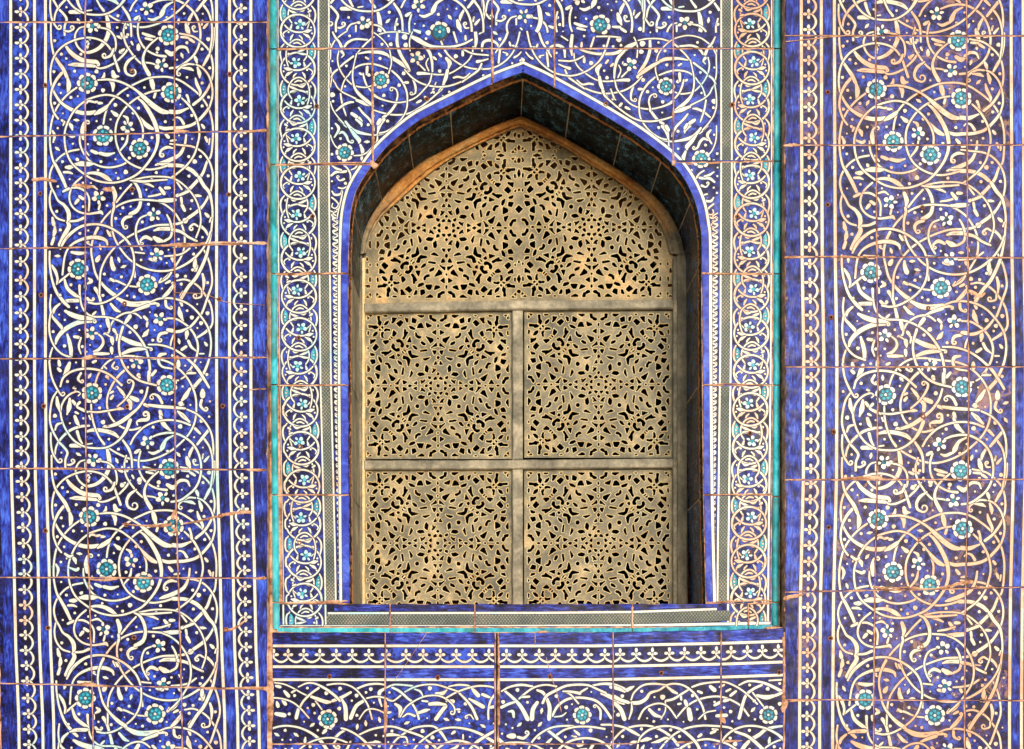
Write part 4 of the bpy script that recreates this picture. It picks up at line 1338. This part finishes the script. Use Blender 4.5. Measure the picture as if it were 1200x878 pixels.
# turquoise half-round moulding down both sides, in lengths, and along the foot
def moulding(x, ya, yb, rpx, warp, flip=1):
    V = []; F = []; n_ = 9; ny = max(2, int((yb-ya)/10))
    for j in range(ny+1):
        y = ya+.8 + (yb-ya-1.6)*j/ny
        X = warp(x, y)[0]
        for i in range(n_):
            a = math.pi*i/(n_-1); V.append(P(X - rpx*math.cos(a), y, SUR+.004 - math.sin(a)*.010))
    for j in range(ny):
        for i in range(n_-1): F.append((j*n_+i, j*n_+i+1, (j+1)*n_+i+1, (j+1)*n_+i)[::-1])
    o = mesh_obj('moulding', V, F, M['mould'], SU, P(x, (ya+yb)/2, SUR), smooth=True)
ym = [-120,-70,57.5,193,321,451,580,706,738]
for ya, yb in zip(ym, ym[1:]): moulding(320.4, ya, yb, 4.2, warp_jl)
ym = [-120,-70,57,189,321,451.5,582,706,734]
for ya, yb in zip(ym, ym[1:]): moulding(911.0, ya, yb, 4.4, lambda x, y: (x+lerp_tab(y, JR)*.6, y))
xm = [324,457,556.5,741,877,907]
for xa, xb in zip(xm, xm[1:]):
    slab('moulding', [ws2 for ws2 in [(xa+.6,736+lerp_tab(xa,[(741,0),(906,-3)])),(xb-.6,736+lerp_tab(xb,[(741,0),(906,-3)])),(xb-.6,741.5+lerp_tab(xb,[(741,0),(906,-3)])),(xa+.6,741.5+lerp_tab(xa,[(741,0),(906,-3)]))]], SUR-.006, SUR+.012, M['turq_pale' if rnd.random() < .5 else 'mould'], SU)

# ------------------------------------------------------------------ tiled frieze under the window
FR = thing('tile_frieze', 'horizontal blue tile frieze with fleuron chain running below the window sill', 'tile frieze', P(615, 850, 0))
n0 = len(TILES)
xf = [318.5,451.5,582,718.5,845,918.5]
for i, (xa, xb) in enumerate(zip(xf, xf[1:])):
    l = 1.6 if i == 2 else 0; r_ = 1.8 if i == 1 else 0
    for ya, yb in ((741, 872), (872, 960)):
        q = [(xa+l, ya+lerp_tab(xa, FY)), (xb-r_, ya+lerp_tab(xb, FY)), (xb-r_, yb), (xa+l, yb)]
        make_tile(FR, q, 0, M['cobalt' if i < 2 else 'cobalt_soft'], tilt=.08)
tl = TILES[n0:]
cv = Canvas()
for y, m_ in ((757, 3.2), (781.4, 3.2), (796.6, 3.2)): hline(cv, 319, 918, y, 3.0, 'white', warp_fr)
hline(cv, 319, 918, 748.6, 13, 'streak_flat', warp_fr, False); hline(cv, 319, 918, 789, 11.5, 'streak_flat', warp_fr, False)
fx = [320.8,337.7,355.9,374.7,394.1,412.9,432.3,452.4,475.8,495.9,515.9,534.7,553.5,573,593.5,612,631.9,650.9,670.3,689.1,708.8,726.7,745.6,764.6,784.4,802.2,821.4,839.6,856.7,875.8,893.4,912]
def turn(u, v):      # chain drawn upright, then laid on its side
    return warp_fr(v, 767.3 - (u-282.7))
chain(cv, 282.7, fx, 1, turn, 'white', 8, math.pi/2)
for txt, ox in ((FR1,312),(FR2,442),(FR3,582),(FR4,712)): draw(cv, txt, (ox,735), 7.98, None, 'white', big=11.4)
draw(cv, FR5, (822,690), 5.67, None, 'white')
nfr = len(cv.f)
for txt_, oy_, xx in ((SCROLL2,172,300),(SCROLL3,308,436),(SCROLL4,434,572),(SCROLL1,36,708),(SCROLL2,172,844)):
    draw(cv, txt_, (54,oy_), 6.0, lambda x, y, xx=xx, oy_=oy_: (xx+(y-oy_), 1046-(x-54)), 'white')
cv.f = cv.f[:nfr] + [f for f in cv.f[nfr:] if cxy(f)[1] > 843]
cv.f = [f for f in cv.f if not (f[3] != 'x' and cxy(f)[1] > 958)]
fill_gaps(cv, 322, 916, 801, 950, lambda x, y: True, 'white', 9)
lay_paint(cv, tl)
o = slab('open_joint', [(581.2,742),(583.4,742),(583.4,960),(581.2,960)], -.0002, .003, M['dark'], FR)

# ------------------------------------------------------------------ black glazed tiles lining the reveal
RV = thing('arch_lining', 'glossy black glazed tiles lining the deep reveal of the pointed arch', 'arch lining', P(613, 708, SUR))
def nearest(p): return min(range(len(ARCH)), key=lambda i: (ARCH[i][0]-p[0])**2+(ARCH[i][1]-p[1])**2)
def WA(p, d):          # the same wall position carried straight back to depth d
    v = P(p[0], p[1], SUR); return Vector((v.x, d, v.z))
def in_curve(c, d): return offset_curve(c, -d)
cuts = [(410,708),(409,582),(408,450),(408.5,321),(411.5,247.8),(436,194),(476,153),(527,123),(613,85),(669,113),(731,149.7),(778,183),(813,234),(822,312),(822.5,450),(824,582),(827,708)]
idx = [nearest(p) for p in cuts]
inA = in_curve(ARCH, 2.0); inB = in_curve(ARCH, 2.6)
for k in range(len(idx)-1):
    a, b = idx[k], idx[k+1]
    seg = list(range(a, b+1)); V = []; F = []
    rows = [(inA, SUR+.030, 1), (inB, SUR+.034, 0), (inB, SUR+.125, 0), (inB, GRI-.02, 0), (inA, GRI-.012, 0)]
    for j, i in enumerate(seg):
        for c, d, e in rows:
            p = c[i]
            if i == a and a: q = c[i+1]; t = .28
            elif i == b and b < len(ARCH)-1: q = c[i-1]; t = .28
            else: q = p; t = 0
            p = (p[0]+(q[0]-p[0])*t, p[1]+(q[1]-p[1])*t)
            V.append(WA(p, d) + Vector((0, rnd.uniform(-.0008, .0008)*2 if e else 0, 0)))
    nr = len(rows)
    for j in range(len(seg)-1):
        for r_ in range(nr-1): F.append((j*nr+r_, j*nr+r_+1, (j+1)*nr+r_+1, (j+1)*nr+r_))
    mid = ARCH[(a+b)//2]
    grey = k < 3
    o = mesh_obj('plaster_strip' if grey else 'black_tile', V, F, M['greystone'] if grey else M['black_blue' if k > 11 else 'black'], RV, WA(mid, SUR+.1), smooth=not grey)
# rough mortar between the rim tiles and the black lining
V = []; F = []
for i, p in enumerate(ARCH):
    for c_, d in ((0.0, SUR+.001), (-rnd.uniform(.6, 1.6), SUR+.010), (-rnd.uniform(.8, 2.2), SUR+.022), (-2.2, SUR+.034), (-1.0, GRI)):
        q = offset_curve(ARCH[max(0, i-1):i+2], c_)[1 if i else 0] if 0 < i < len(ARCH)-1 and i != APEX else (p[0], p[1]-c_)
        if i in (0, len(ARCH)-1): q = (p[0] + (-c_ if i == 0 else c_), p[1])
        V.append(WA(q, d))
for i in range(len(ARCH)-1):
    for r_ in range(4): F.append((i*5+r_, i*5+r_+1, (i+1)*5+r_+1, (i+1)*5+r_))
mi = []
for i in range(len(ARCH)-1):
    x, y = ARCH[i]
    for r_ in range(4): mi.append((2 if x > 600 else 0) if r_ < 2 else 1)
mesh_obj('mortar_edge', V, F, [M['grime_and_shade'], M['warm_orange'], M['black']], RV, P(613, 85, SUR), mi)
# lumps of orange mortar in the joints of the lining
def lump(pt, d0, d1, w_):
    i = nearest(pt); V = []; F = []; n_ = 8
    for j in range(n_+1):
        d = d0+(d1-d0)*j/n_
        for u, h in ((-1, 2.0), (-.4, 3.3), (.5, 3.2), (1, 2.0)):
            ii = min(max(i, 1), len(ARCH)-2); a, b = ARCH[ii-1], ARCH[ii+1]; L = math.hypot(b[0]-a[0], b[1]-a[1]); tx, ty = (b[0]-a[0])/L, (b[1]-a[1])/L
            p = in_curve(ARCH, h*rnd.uniform(.9, 1.05) if abs(u) < 1 else h)[i]; ww = w_*rnd.uniform(.6, 1.2)*(1.0 if j > 1 else 2.2 - .6*j)
            V.append(WA((p[0]+tx*u*ww, p[1]+ty*u*ww), d))
    for j in range(n_):
        for u in range(3): F.append((j*4+u, j*4+u+1, (j+1)*4+u+1, (j+1)*4+u)[::-1])
    mesh_obj('joint_mortar', V, F, M['pale_mortar'], RV, WA(ARCH[i], d0))
for k, c_ in enumerate(cuts[3:-1]): lump(c_, SUR+.018, GRI-.012, (.75 if c_[1] < 190 else .45))
# sill behind the bottom edge
slab('sill', [(411,711),(826,711),(826,745),(411,745)], SUR+.02, GRI+.06, M['mortar'], RV)

# ------------------------------------------------------------------ the grille
GW = thing('window_grille', 'pierced cast grille of star rosettes in a pointed arch frame with cross bars', 'window grille', P(608, 712, GRI))
def ph(x, y, d=GRI): return P(575+(x-575), y, d)      # drawing position seen at the grille's depth
OCT = """
1|827,833 831,822 843,817 855,822 859,833 855,844 843,849 831,844
1|843,688 860,706 843,722 828,706
1|843,508 860,530 843,552 828,530
1|843,314 852,325 843,336 834,325
1|843,170 853,192 843,210 833,192
1|843,66 852,74 843,82 834,74
1|820,736 832,762 798,770 794,754
1|783,643 800,655 824,652 806,680 781,698 776,688 793,668
1|818,568 831,604 793,607
1|783,455 827,458 823,482 803,503
1|826,370 832,408 800,412 768,432 774,420 800,396
1|823,233 822,289 776,260
1|713,302 792,330 794,352 762,380 745,350
1|710,157 774,185 768,197 726,208 718,190
1|746,74 776,76 776,104 827,126 818,145 790,143 774,122 755,120
1|618,76 697,76 690,92 664,106 640,90
1|643,163 670,163 690,215 616,214 624,188
1|566,100 614,124 600,162 560,154
1|488,104 520,113 522,152 506,152
1|393,165 440,128 470,155 430,200
1|528,193 562,197 600,218 590,234 545,224
1|347,104 400,107 376,140 360,162 342,160 352,135
1|314,128 310,160 285,184 263,182 275,152
1|193,86 219,86 219,130 237,152 224,192 193,186 200,140
1|256,80 302,78 298,90 264,93
1|426,79 457,79 442,92
1|84,74 135,76 117,94
1|263,242 278,219 327,229 327,249 302,240 270,250
1|212,224 232,236 224,248 206,238
1|364,238 400,270 370,307 354,301 356,262
1|484,224 500,230 501,254 524,262 496,307 476,337 458,326 478,298 479,258
1|541,306 557,367 510,364
1|598,263 613,267 621,294 662,305 650,327 623,320 597,297
1|664,356 706,374 710,400 680,393 658,374
1|643,456 722,441 728,458 653,468
1|566,398 594,405 620,428 616,447 590,437
1|506,390 534,404 515,428 501,416
1|518,458 552,453 562,498 637,514 622,526 564,537 534,506
1|392,346 424,331 452,348 478,388 472,418 447,422 437,406 448,386 430,363 404,368
1|458,458 486,479 474,490 456,473
1|314,322 342,340 328,348
1|678,545 702,538 760,528 736,549 706,564
1|600,612 606,597 620,591 634,597 640,612 634,627 620,633 606,627
1|721,610 742,640 730,692 701,672 705,628
1|734,728 768,740 762,762 738,757
"""
def octants():
    base = []
    for ln in OCT.strip().splitlines():
        pts = [tuple(map(float, q.split(','))) for q in ln.split('|')[1].split()]
        base.append([((x-843)/9.15, (y-833)/9.15) for x, y in pts])
    out = []; cens = []
    for pl in base:
        for f in (lambda x, y: (x, y), lambda x, y: (-x, y), lambda x, y: (x, -y), lambda x, y: (-x, -y), lambda x, y: (y, x), lambda x, y: (-y, x), lambda x, y: (y, -x), lambda x, y: (-y, -x)):
            q = [f(*p) for p in pl]; c = (sum(p[0] for p in q)/len(q), sum(p[1] for p in q)/len(q))
            if any((c[0]-a)**2+(c[1]-b)**2 < 2.2 for a, b in cens): continue
            cens.append(c); out.append(orient(q))
    return out
HOLES = octants()
def chaikin(q):
    out = []
    for i in range(len(q)):
        a, b = q[i], q[(i+1) % len(q)]; L = math.hypot(b[0]-a[0], b[1]-a[1])
        t = min(.3, .5/max(L, .01)*1.0) if L > 1.2 else .5
        out.append((a[0]+(b[0]-a[0])*t, a[1]+(b[1]-a[1])*t))
        if t < .5: out.append((b[0]-(b[0]-a[0])*t, b[1]-(b[1]-a[1])*t))
    return out
def area(q): return sum(q[i][0]*q[(i+1) % len(q)][1]-q[i][1]*q[(i+1) % len(q)][0] for i in range(len(q)))/2
def lattice(name, outer, holes, org, parent, gm='grille', grow=.45):
    """a plate with real holes; outer and holes on the drawing (grille depth)"""
    holes = [h for h in holes if abs(area(h)) > 2.2]
    hin = [inset_quad(chaikin([(x+rnd.uniform(-.22, .22), y+rnd.uniform(-.22, .22)) for x, y in orient(h)]), -grow) for h in holes]
    hout = [inset_quad(h, -.75) for h in hin]
    vs = list(outer); faces = [list(range(len(outer)))]
    for h in hout:
        faces.append(list(range(len(vs), len(vs)+len(h)))); vs += h
    r_ = geometry.delaunay_2d_cdt([Vector(v) for v in vs], [], faces, 1, 1e-4, True)
    V = []; F = []; mi = []; vv = r_[0]
    base = 0
    for v in vv: V.append(P(v.x, v.y, GRI))
    for f, of in zip(r_[2], r_[5]):
        if any(k > 0 for k in of) or 0 not in of: continue
        a, b, c = (vv[i] for i in f[:3]); cr = (b.x-a.x)*(c.y-a.y)-(b.y-a.y)*(c.x-a.x)
        F.append(tuple(f) if cr < 0 else tuple(f)[::-1]); mi.append(0)
    for h, ho in zip(hin, hout):
        n_ = len(h); b0 = len(V)
        for lst, d in ((ho, GRI), (h, GRI+.0014), (h, GRI+.0045)):
            for x, y in lst:
                v = P(x, y, GRI); V.append(Vector((v.x, d, v.z)))
        for i in range(n_):
            j = (i+1) % n_
            F.append((b0+i, b0+j, b0+n_+j, b0+n_+i)); mi.append(1)
            F.append((b0+n_+i, b0+n_+j, b0+2*n_+j, b0+2*n_+i)); mi.append(0)
    return mesh_obj(name, V, F, [M[gm], M['rim']], parent, org, mi)
HX, HY = 87.0, 86.0
rect = [(-HX,-HY),(HX,-HY),(HX,HY),(-HX,HY)]
rin = inset_quad(rect, 1.1)
cell = [q for q in (clip_poly(h, rin) for h in HOLES) if q]
c0 = (513.3, 452)
pl0 = lattice('lattice_panel', [(x+c0[0], y+c0[1]) for x, y in rect], [[(x+c0[0], y+c0[1]) for x, y in h] for h in cell], P(*c0, GRI), GW)
for c in ((701.5, 450.5), (513, 636.5), (701.3, 636.5)):
    o = pl0.copy(); C.objects.link(o); o.parent = GW; o.location = P(*c, GRI) - GW.location
INNER = [(427.5,354),(427.5,330),(427.8,308),(430.5,289),(436.5,270.5),(447.5,253),(466,236),(484,219),(503.7,202.5),(519,191.5),(535.6,181.5),(562,168),(591.5,154.5),(609,148),(628,155.5),(656.5,169.8),(672,179),(688,190),(708,202),(726.5,213.5),(743,226),(758,240.3),(773.8,262.5),(782.5,285),(787,308),(789,330),(789.5,354)]
IL = smooth(INNER[:14], 4); IR = smooth(INNER[13:], 4)
INN = IL + IR[1:]
arch_in = inset_quad(INN, 1.3)       # left to right over the top, y down: clockwise
inn_cx = [p for p in arch_in]
big = []
cells_ = [(523.0-170.2, 267), (523.0, 267), (693.3, 266), (693.3+170.2, 266), (523.0-170.2, 97), (523.0, 97), (693.3, 96), (693.3+170.2, 96)]
def inside(p, poly):
    x, y = p; c = False; n_ = len(poly)
    for i in range(n_):
        (x1, y1), (x2, y2) = poly[i], poly[(i+1) % n_]
        if (y1 > y) != (y2 > y) and x < (x2-x1)*(y-y1)/(y2-y1)+x1: c = not c
    return c
cellr = [q for q in (clip_poly(h, [(-85.6,-85.6),(85.6,-85.6),(85.6,85.6),(-85.6,85.6)]) for h in HOLES) if q]
for cx_, cy_ in cells_:
    for h in cellr:
        q = [(x*.985+cx_, y*.985+cy_) for x, y in h]
        ins = [inside(p, arch_in) and p[1] < 352 for p in q]
        if all(ins): big.append(q)
        elif any(ins):
            q2 = clip_poly(q, [(420,140),(800,140),(800,352),(420,352)])
            if not q2: continue
            n_ = len(arch_in)
            for i in range(0, n_-1):
                q2 = clip_poly(q2, [arch_in[i], arch_in[i+1], (arch_in[i+1][0]+0, 900), (arch_in[i][0]+0, 900)]) if False else q2
            cen_ = (sum(p[0] for p in q2)/len(q2), sum(p[1] for p in q2)/len(q2))
            # cut by the nearest edge of the arch only
            j = min(range(n_-1), key=lambda i: ((arch_in[i][0]+arch_in[i+1][0])/2-cen_[0])**2+((arch_in[i][1]+arch_in[i+1][1])/2-cen_[1])**2)
            a, b = arch_in[j], arch_in[j+1]; out = []
            def sd(p): return (b[0]-a[0])*(p[1]-a[1])-(b[1]-a[1])*(p[0]-a[0])
            for i in range(len(q2)):
                p, r2 = q2[i], q2[(i+1) % len(q2)]; sp, sq = sd(p), sd(r2)
                if sp >= 0: out.append(p)
                if (sp >= 0) != (sq >= 0): t = sp/(sp-sq); out.append((p[0]+(r2[0]-p[0])*t, p[1]+(r2[1]-p[1])*t))
            if len(out) > 2: big.append(out)
axis_holes = []
for y_, rx_, ry_ in ((159,1.8,2.4),(173,1.5,3.0),(188,2.3,3.0),(203,1.8,4.6),(222.5,1.1,1.4),(245,4.2,4.4),(265,1.0,1.0),(283.5,4.2,4.4),(307,1.1,1.3),(327,1.9,4.8),(341.5,2.5,2.2)):
    axis_holes.append([(608.1-rx_, y_), (608.1-rx_*.35, y_-ry_*.7), (608.1, y_-ry_), (608.1+rx_*.4, y_-ry_*.65), (608.1+rx_, y_), (608.1+rx_*.3, y_+ry_*.7), (608.1, y_+ry_), (608.1-rx_*.4, y_+ry_*.6)])
base_axis = [(6,2.2,2.6),(21,1.8,4.2),(40.5,1.1,1.4),(63,4.2,4.4),(83,1.0,1.0),(101.5,4.2,4.4),(125,1.1,1.3)]
for sg_ in (-1, 1):
    for dx_, a_, b_ in base_axis:
        cx_, cy_ = 608.1+sg_*dx_, 182.0; rx_, ry_ = b_, a_
        if dx_ == 6: continue
        h_ = [(cx_-rx_, cy_), (cx_-rx_*.35, cy_-ry_*.7), (cx_, cy_-ry_), (cx_+rx_*.4, cy_-ry_*.65), (cx_+rx_, cy_), (cx_+rx_*.3, cy_+ry_*.7), (cx_, cy_+ry_), (cx_-rx_*.4, cy_+ry_*.6)]
        if all(inside((x_+k_, y_-2), arch_in) for x_, y_ in h_ for k_ in (-2, 2)): axis_holes.append(h_)
def clash(h):
    cy__ = sum(p[1] for p in h)/len(h)
    if abs(cy__-182) < 3.2: return True
    cx__ = sum(p[0] for p in h)/len(h)
    if abs(cx__-608.1) < 3.4: return True
    for a_ in axis_holes:
        for px_, py_ in h:
            if a_[0][0]-1.0 < px_ < a_[4][0]+1.0 and a_[2][1]-1.0 < py_ < a_[6][1]+1.0: return True
    return False
big = [h for h in big if not clash(h)] + [orient(h) for h in axis_holes]
plate_outer = offset_plate = [(x, y) for x, y in INN]
plate_outer = inset_quad(INN, -2.5)
lattice('lattice_panel', plate_outer, big, P(608, 300, GRI), GW, 'grille_warm', .60)
# back board edges behind the bars so that no light passes beside the plates
def bar(name, pts, d0, d1, mat, bev=1.2):
    """a square-edged bar: outline pts on the drawing at depth d0, chamfered, back to d1"""
    inn = inset_quad(pts, bev); n_ = len(pts)
    V = [P(x, y, d0) for x, y in inn]
    for x, y in pts: v = P(x, y, d0); V.append(Vector((v.x, d0+.0035, v.z)))
    for x, y in pts: v = P(x, y, d0); V.append(Vector((v.x, d1, v.z)))
    tri = geometry.tessellate_polygon([[Vector((x, y, 0)) for x, y in inn]]); F = []
    for t in tri:
        a, b, c = (inn[i] for i in t); cr = (b[0]-a[0])*(c[1]-a[1])-(b[1]-a[1])*(c[0]-a[0])
        F.append(tuple(t) if cr < 0 else tuple(t)[::-1])
    for k in range(2):
        for i in range(n_):
            j = (i+1) % n_; F.append((k*n_+i, k*n_+j, (k+1)*n_+j, (k+1)*n_+i)[::-1])
    cx = sum(p[0] for p in pts)/n_; cy = sum(p[1] for p in pts)/n_
    return mesh_obj(name, V, F, mat, GW, P(cx, cy, d0))
def wob(pts, k=6, a=.35):
    out = []
    for i in range(len(pts)):
        p, q = pts[i], pts[(i+1) % len(pts)]; L = math.hypot(q[0]-p[0], q[1]-p[1]); n_ = max(1, int(L/14))
        for j in range(n_): t = j/n_; out.append((p[0]+(q[0]-p[0])*t+(rnd.uniform(-a, a) if j else 0), p[1]+(q[1]-p[1])*t+(rnd.uniform(-a, a) if j else 0)))
    return out
bar('cross_bar', wob([(426.5,355.5),(600,352),(789.5,351),(789.5,361.5),(600,363),(426.5,366)]), GRI-.016, GRI+.012, M['bar'])
bar('cross_bar', wob([(426.5,539.5),(600,539),(789.5,537),(789.5,548),(600,549.5),(426.5,550.5)]), GRI-.016, GRI+.012, M['bar'])
bar('upright_bar', wob([(600.2,363.6),(613,363.2),(612.8,538.2),(600.4,538.8)]), GRI-.013, GRI+.012, M['bar'])
bar('upright_bar', wob([(600.4,550.2),(612.8,549.6),(613,722),(600.4,722)]), GRI-.013, GRI+.012, M['bar'])
bar('frame_strip', wob([(424.0,302),(427.6,302),(427.6,724),(424.0,724)]), GRI-.012, GRI+.014, M['rim'], .5)
bar('frame_post', wob([(417.0,296),(424.2,292),(424.2,724),(417.0,724)]), GRI-.020, GRI+.014, M['greystone'])
bar('frame_post', wob([(789.0,300),(794,300),(794,724),(789.0,724)]), GRI-.016, GRI+.014, M['bar'], .8)
bar('frame_post', wob([(794.3,290),(806,296),(806,724),(794.3,724)]), GRI-.024, GRI+.014, M['greystone'])
# the moulded ochre border that follows the arch, in two halves
def at_depth(c): return [(VX+(x-VX)*(D+SUR)/(D+GRI), VY+(y-VY)*(D+SUR)/(D+GRI)) for x, y in c]
OUT = at_depth(ARCH)
def resample(c, n_):
    L = [0]
    for a, b in zip(c, c[1:]): L.append(L[-1]+math.hypot(b[0]-a[0], b[1]-a[1]))
    out = []; j = 0
    for i in range(n_+1):
        t = L[-1]*i/n_
        while j < len(L)-2 and L[j+1] < t: j += 1
        u = (t-L[j])/((L[j+1]-L[j]) or 1); out.append((c[j][0]+(c[j+1][0]-c[j][0])*u, c[j][1]+(c[j+1][1]-c[j][1])*u))
    return out
def half(outer, inner, mt_):
    n_ = 60; o1 = resample(outer, n_); i1 = resample(inner, n_); V = []; F = []
    prof = [(-.12, GRI-.006), (.05, GRI-.024), (.38, GRI-.028), (.66, GRI-.022), (.80, GRI-.012), (1.0, GRI-.010), (1.04, GRI+.004)]
    for (ox_, oy_), (ix_, iy_) in zip(o1, i1):
        wv_ = rnd.uniform(-.03, .03)
        for t, d in prof:
            tt = t + (wv_ if 0 < t < 1 else 0)
            V.append(P(ox_+(ix_-ox_)*tt, oy_+(iy_-oy_)*tt, d + rnd.uniform(-.0006, .0006)))
    m_ = len(prof)
    for i in range(n_):
        for j in range(m_-1): F.append((i*m_+j, i*m_+j+1, (i+1)*m_+j+1, (i+1)*m_+j))
    mesh_obj('arch_border', V, F, mt_, GW, P(*o1[n_//2], GRI))
iL0 = min(i for i, p in enumerate(OUT) if p[1] < 300); iR0 = max(i for i, p in enumerate(OUT) if p[1] < 300)
inL = [p for p in INN if p[0] <= 609 and p[1] < 300]; inR = [p for p in INN if p[0] >= 609 and p[1] < 300]
oL, iL_ = resample(OUT[iL0:APEX+1], 40), resample(inL, 40); oR_, iR_ = resample(OUT[APEX:iR0+1], 40), resample(inR, 40)
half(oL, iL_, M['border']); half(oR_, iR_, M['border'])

# ------------------------------------------------------------------ mortar that squeezed or was smeared over the joints, here and there
rs = random.Random(21)
for T in list(TILES):
    q = T['q']; par = T['o'].parent
    if T['arch'] and par is SU and len(q) != 4: continue
    for i in range(4):
        if rs.random() > (.40 if not T['arch'] else .22): continue
        a, b = q[i], q[(i+1) % 4]; L = math.hypot(b[0]-a[0], b[1]-a[1])
        if L < 20: continue
        nx, ny = (b[1]-a[1])/L, -(b[0]-a[0])/L
        t0 = rs.choice([0, rs.random()*.8, 1-min(.35, 22/L)]); ln = rs.uniform(6, 26)/L; t1 = min(1, t0+ln); w0 = rs.uniform(1.6, 3.4)
        if t1-t0 < .03: continue
        pts = [(a[0]+(b[0]-a[0])*t+nx*1.25, a[1]+(b[1]-a[1])*t+ny*1.25, w0*k_) for t, k_ in ((t0, .5), ((t0*2+t1)/3, 1), ((t0+2*t1)/3, .8), (t1, .4))]
        if T['arch'] and not all(arch_ok(p[0], p[1]+4) for p in pts): continue
        if not (-8 < pts[0][0] < 1243): continue
        smear(par, pts, T['depth'], h=.0016)
# ------------------------------------------------------------------ nail holes, mortar smears, chips
for x, y in ((53,100),(47,227),(48,346),(51,476),(53,622),(56,736),(155,83),(155,222),(146,356),(149,477),(148,615),(157,747),(269,87),(268,228),(257,351),(261,476),(258,605),(265,738)): nail_hole(LP, x, y, 0)
for x, y in ((970,108),(970,240),(974,372),(977,506),(971,618),(973,748),(1078,112),(1081,243),(1088,361),(1082,488),(1078,633),(1080,758)): nail_hole(RP, x, y, 0)
for x, y in ((371,125),(366,254),(350,396),(352,524),(351,636),(500,116),(710,122),(858,123),(864,254),(878,386),(879,508),(878,648)): nail_hole(SU, x, y, SUR)
for x, y in ((386,793),(513,794),(645,793),(775,789),(913,788)): nail_hole(FR, x, y, 0)
for pts in ([(37,211,5),(50,210,4.5),(67,213,4)], [(85,217,4),(97,218,5.5),(110,220,3)], [(120,222,4),(128,222,5.5),(134,224,3)],
            [(198,287,4),(213,287,7),(228,287,5),(252,284.5,3.5),(285,285,2.6),(312,285,5)], [(288,155,2),(303,153.5,3.5),(313,153.5,5)], [(205,153,7),(214,154,5),(222,154,2)],
            [(98,549.5,3),(60,549.5,2.6),(38,549,2.5)], [(285,550,2),(296,551,4),(312,551,4.5)], [(143,614,2),(165,616,2.2),(190,616,5),(200,612,9),(204,600,4),(205,597,1.5)], [(201,616,8),(206,622,5),(200,624,3)],
            [(214,614,2.5),(232,611,3),(248,607,3),(265,603,4.5),(285,600,5),(295,601,4)], [(96,420,4),(105,419,6),(113,418,4)], [(292,457,2),(305,456,2.4),(312,456,2.5)],
            [(104,679,2),(120,680,3),(138,679,2)], [(296,678,2),(312,678,5)], [(90,802,2),(103,802,6),(120,804,3.5),(133,805,2)], [(262,739,4),(270,738,4),(280,733,3),(290,725,1.5)], [(240,808,2),(300,806,3.5),(316,808,7)], [(205,419,6),(211,420,4)],
            [(205,343,.9),(240,345,.9),(265,354,.9),(311,358,.9)]): smear(LP, pts, 0)
for pts in ([(918,171,3),(930,170,4.5),(940,170.5,2)], [(919,302,4),(960,301,2),(990,301,3.5),(1005,302,2)], [(985,561,2.5),(1010,560,4),(1028,560,6),(1035,561,3)], [(1060,688,3),(1085,690,4),(1108,688,3.5),(1125,684,5),(1138,682,6),(1145,688,3),(1165,688,2)],
            [(918,702,6),(930,699,5),(942,697,3)], [(1024,688,4),(1045,690,5),(1062,688,3)], [(925,822,3),(940,821,2),(960,821,1.5)], [(916,826,7),(922,822,6),(918,835,3)], [(1095,687,7),(1104,678,3)], [(1134,779,3),(1150,780,2)], [(1134,340,4),(1148,347,6),(1155,343,2)], [(920,49,1.5),(990,42,2),(1010,43,1.5)]): smear(RP, pts, 0)
for pts in ([(322,58.5,3),(360,57.5,2),(374,58,2.4),(390,56,2)], [(318,194,3),(350,193,2),(400,191,2.2),(434,191,2)], [(318,321,3),(345,322,3.5),(362,320,5),(372,321,2.5),(395,320,3),(406,319,3)], [(320,452,2),(360,452,2),(405,451,2.2)], [(321,581,2.5),(360,580,2),(406,581,2)], [(324,707,2.4),(365,706,3.5),(386,706,5),(408,704,3)],
            [(434,188,4),(437,193,8),(443,194,5)], [(576,56,2.5),(577,75,3.5),(578,96,4.5)], [(648,57,1.5),(650,80,2),(650,102,3)], [(788,180,3),(790,189,6),(788,194,3)], [(822,320,4),(850,321,2.2),(900,322,2)], [(825,451,2),(860,450,1.6),(905,452,2)], [(826,580,2),(905,579,1.5)], [(828,706,2),(880,704,2.5),(908,704,2)], [(741,710,3),(741,725,2.2),(741,737,2)], [(436.5,60,1.6),(436,110,2),(437,150,3),(437,170,2.5)]): smear(SU, pts, SUR)
for pts in ([(317,745,5),(316.5,780,4),(318,808,7),(318,850,4)], [(583.8,745,2),(584.5,780,3),(584.2,815,4),(584.5,850,3.5)], [(627,742,1),(627,756,1.6)], [(640,770,.9),(646,793,.9),(652,810,1),(658,835,1.2)], [(451,815,3),(452,838,5),(451,860,4)], [(845,742,3),(845,750,2),(845,760,1)], [(500,742,.7),(488,760,.7),(476,778,.7),(462,798,.7)], [(918,746,3),(919,790,3),(917,835,5)], [(845,832,3),(846,842,7),(850,848,3)]): smear(FR, pts, 0)
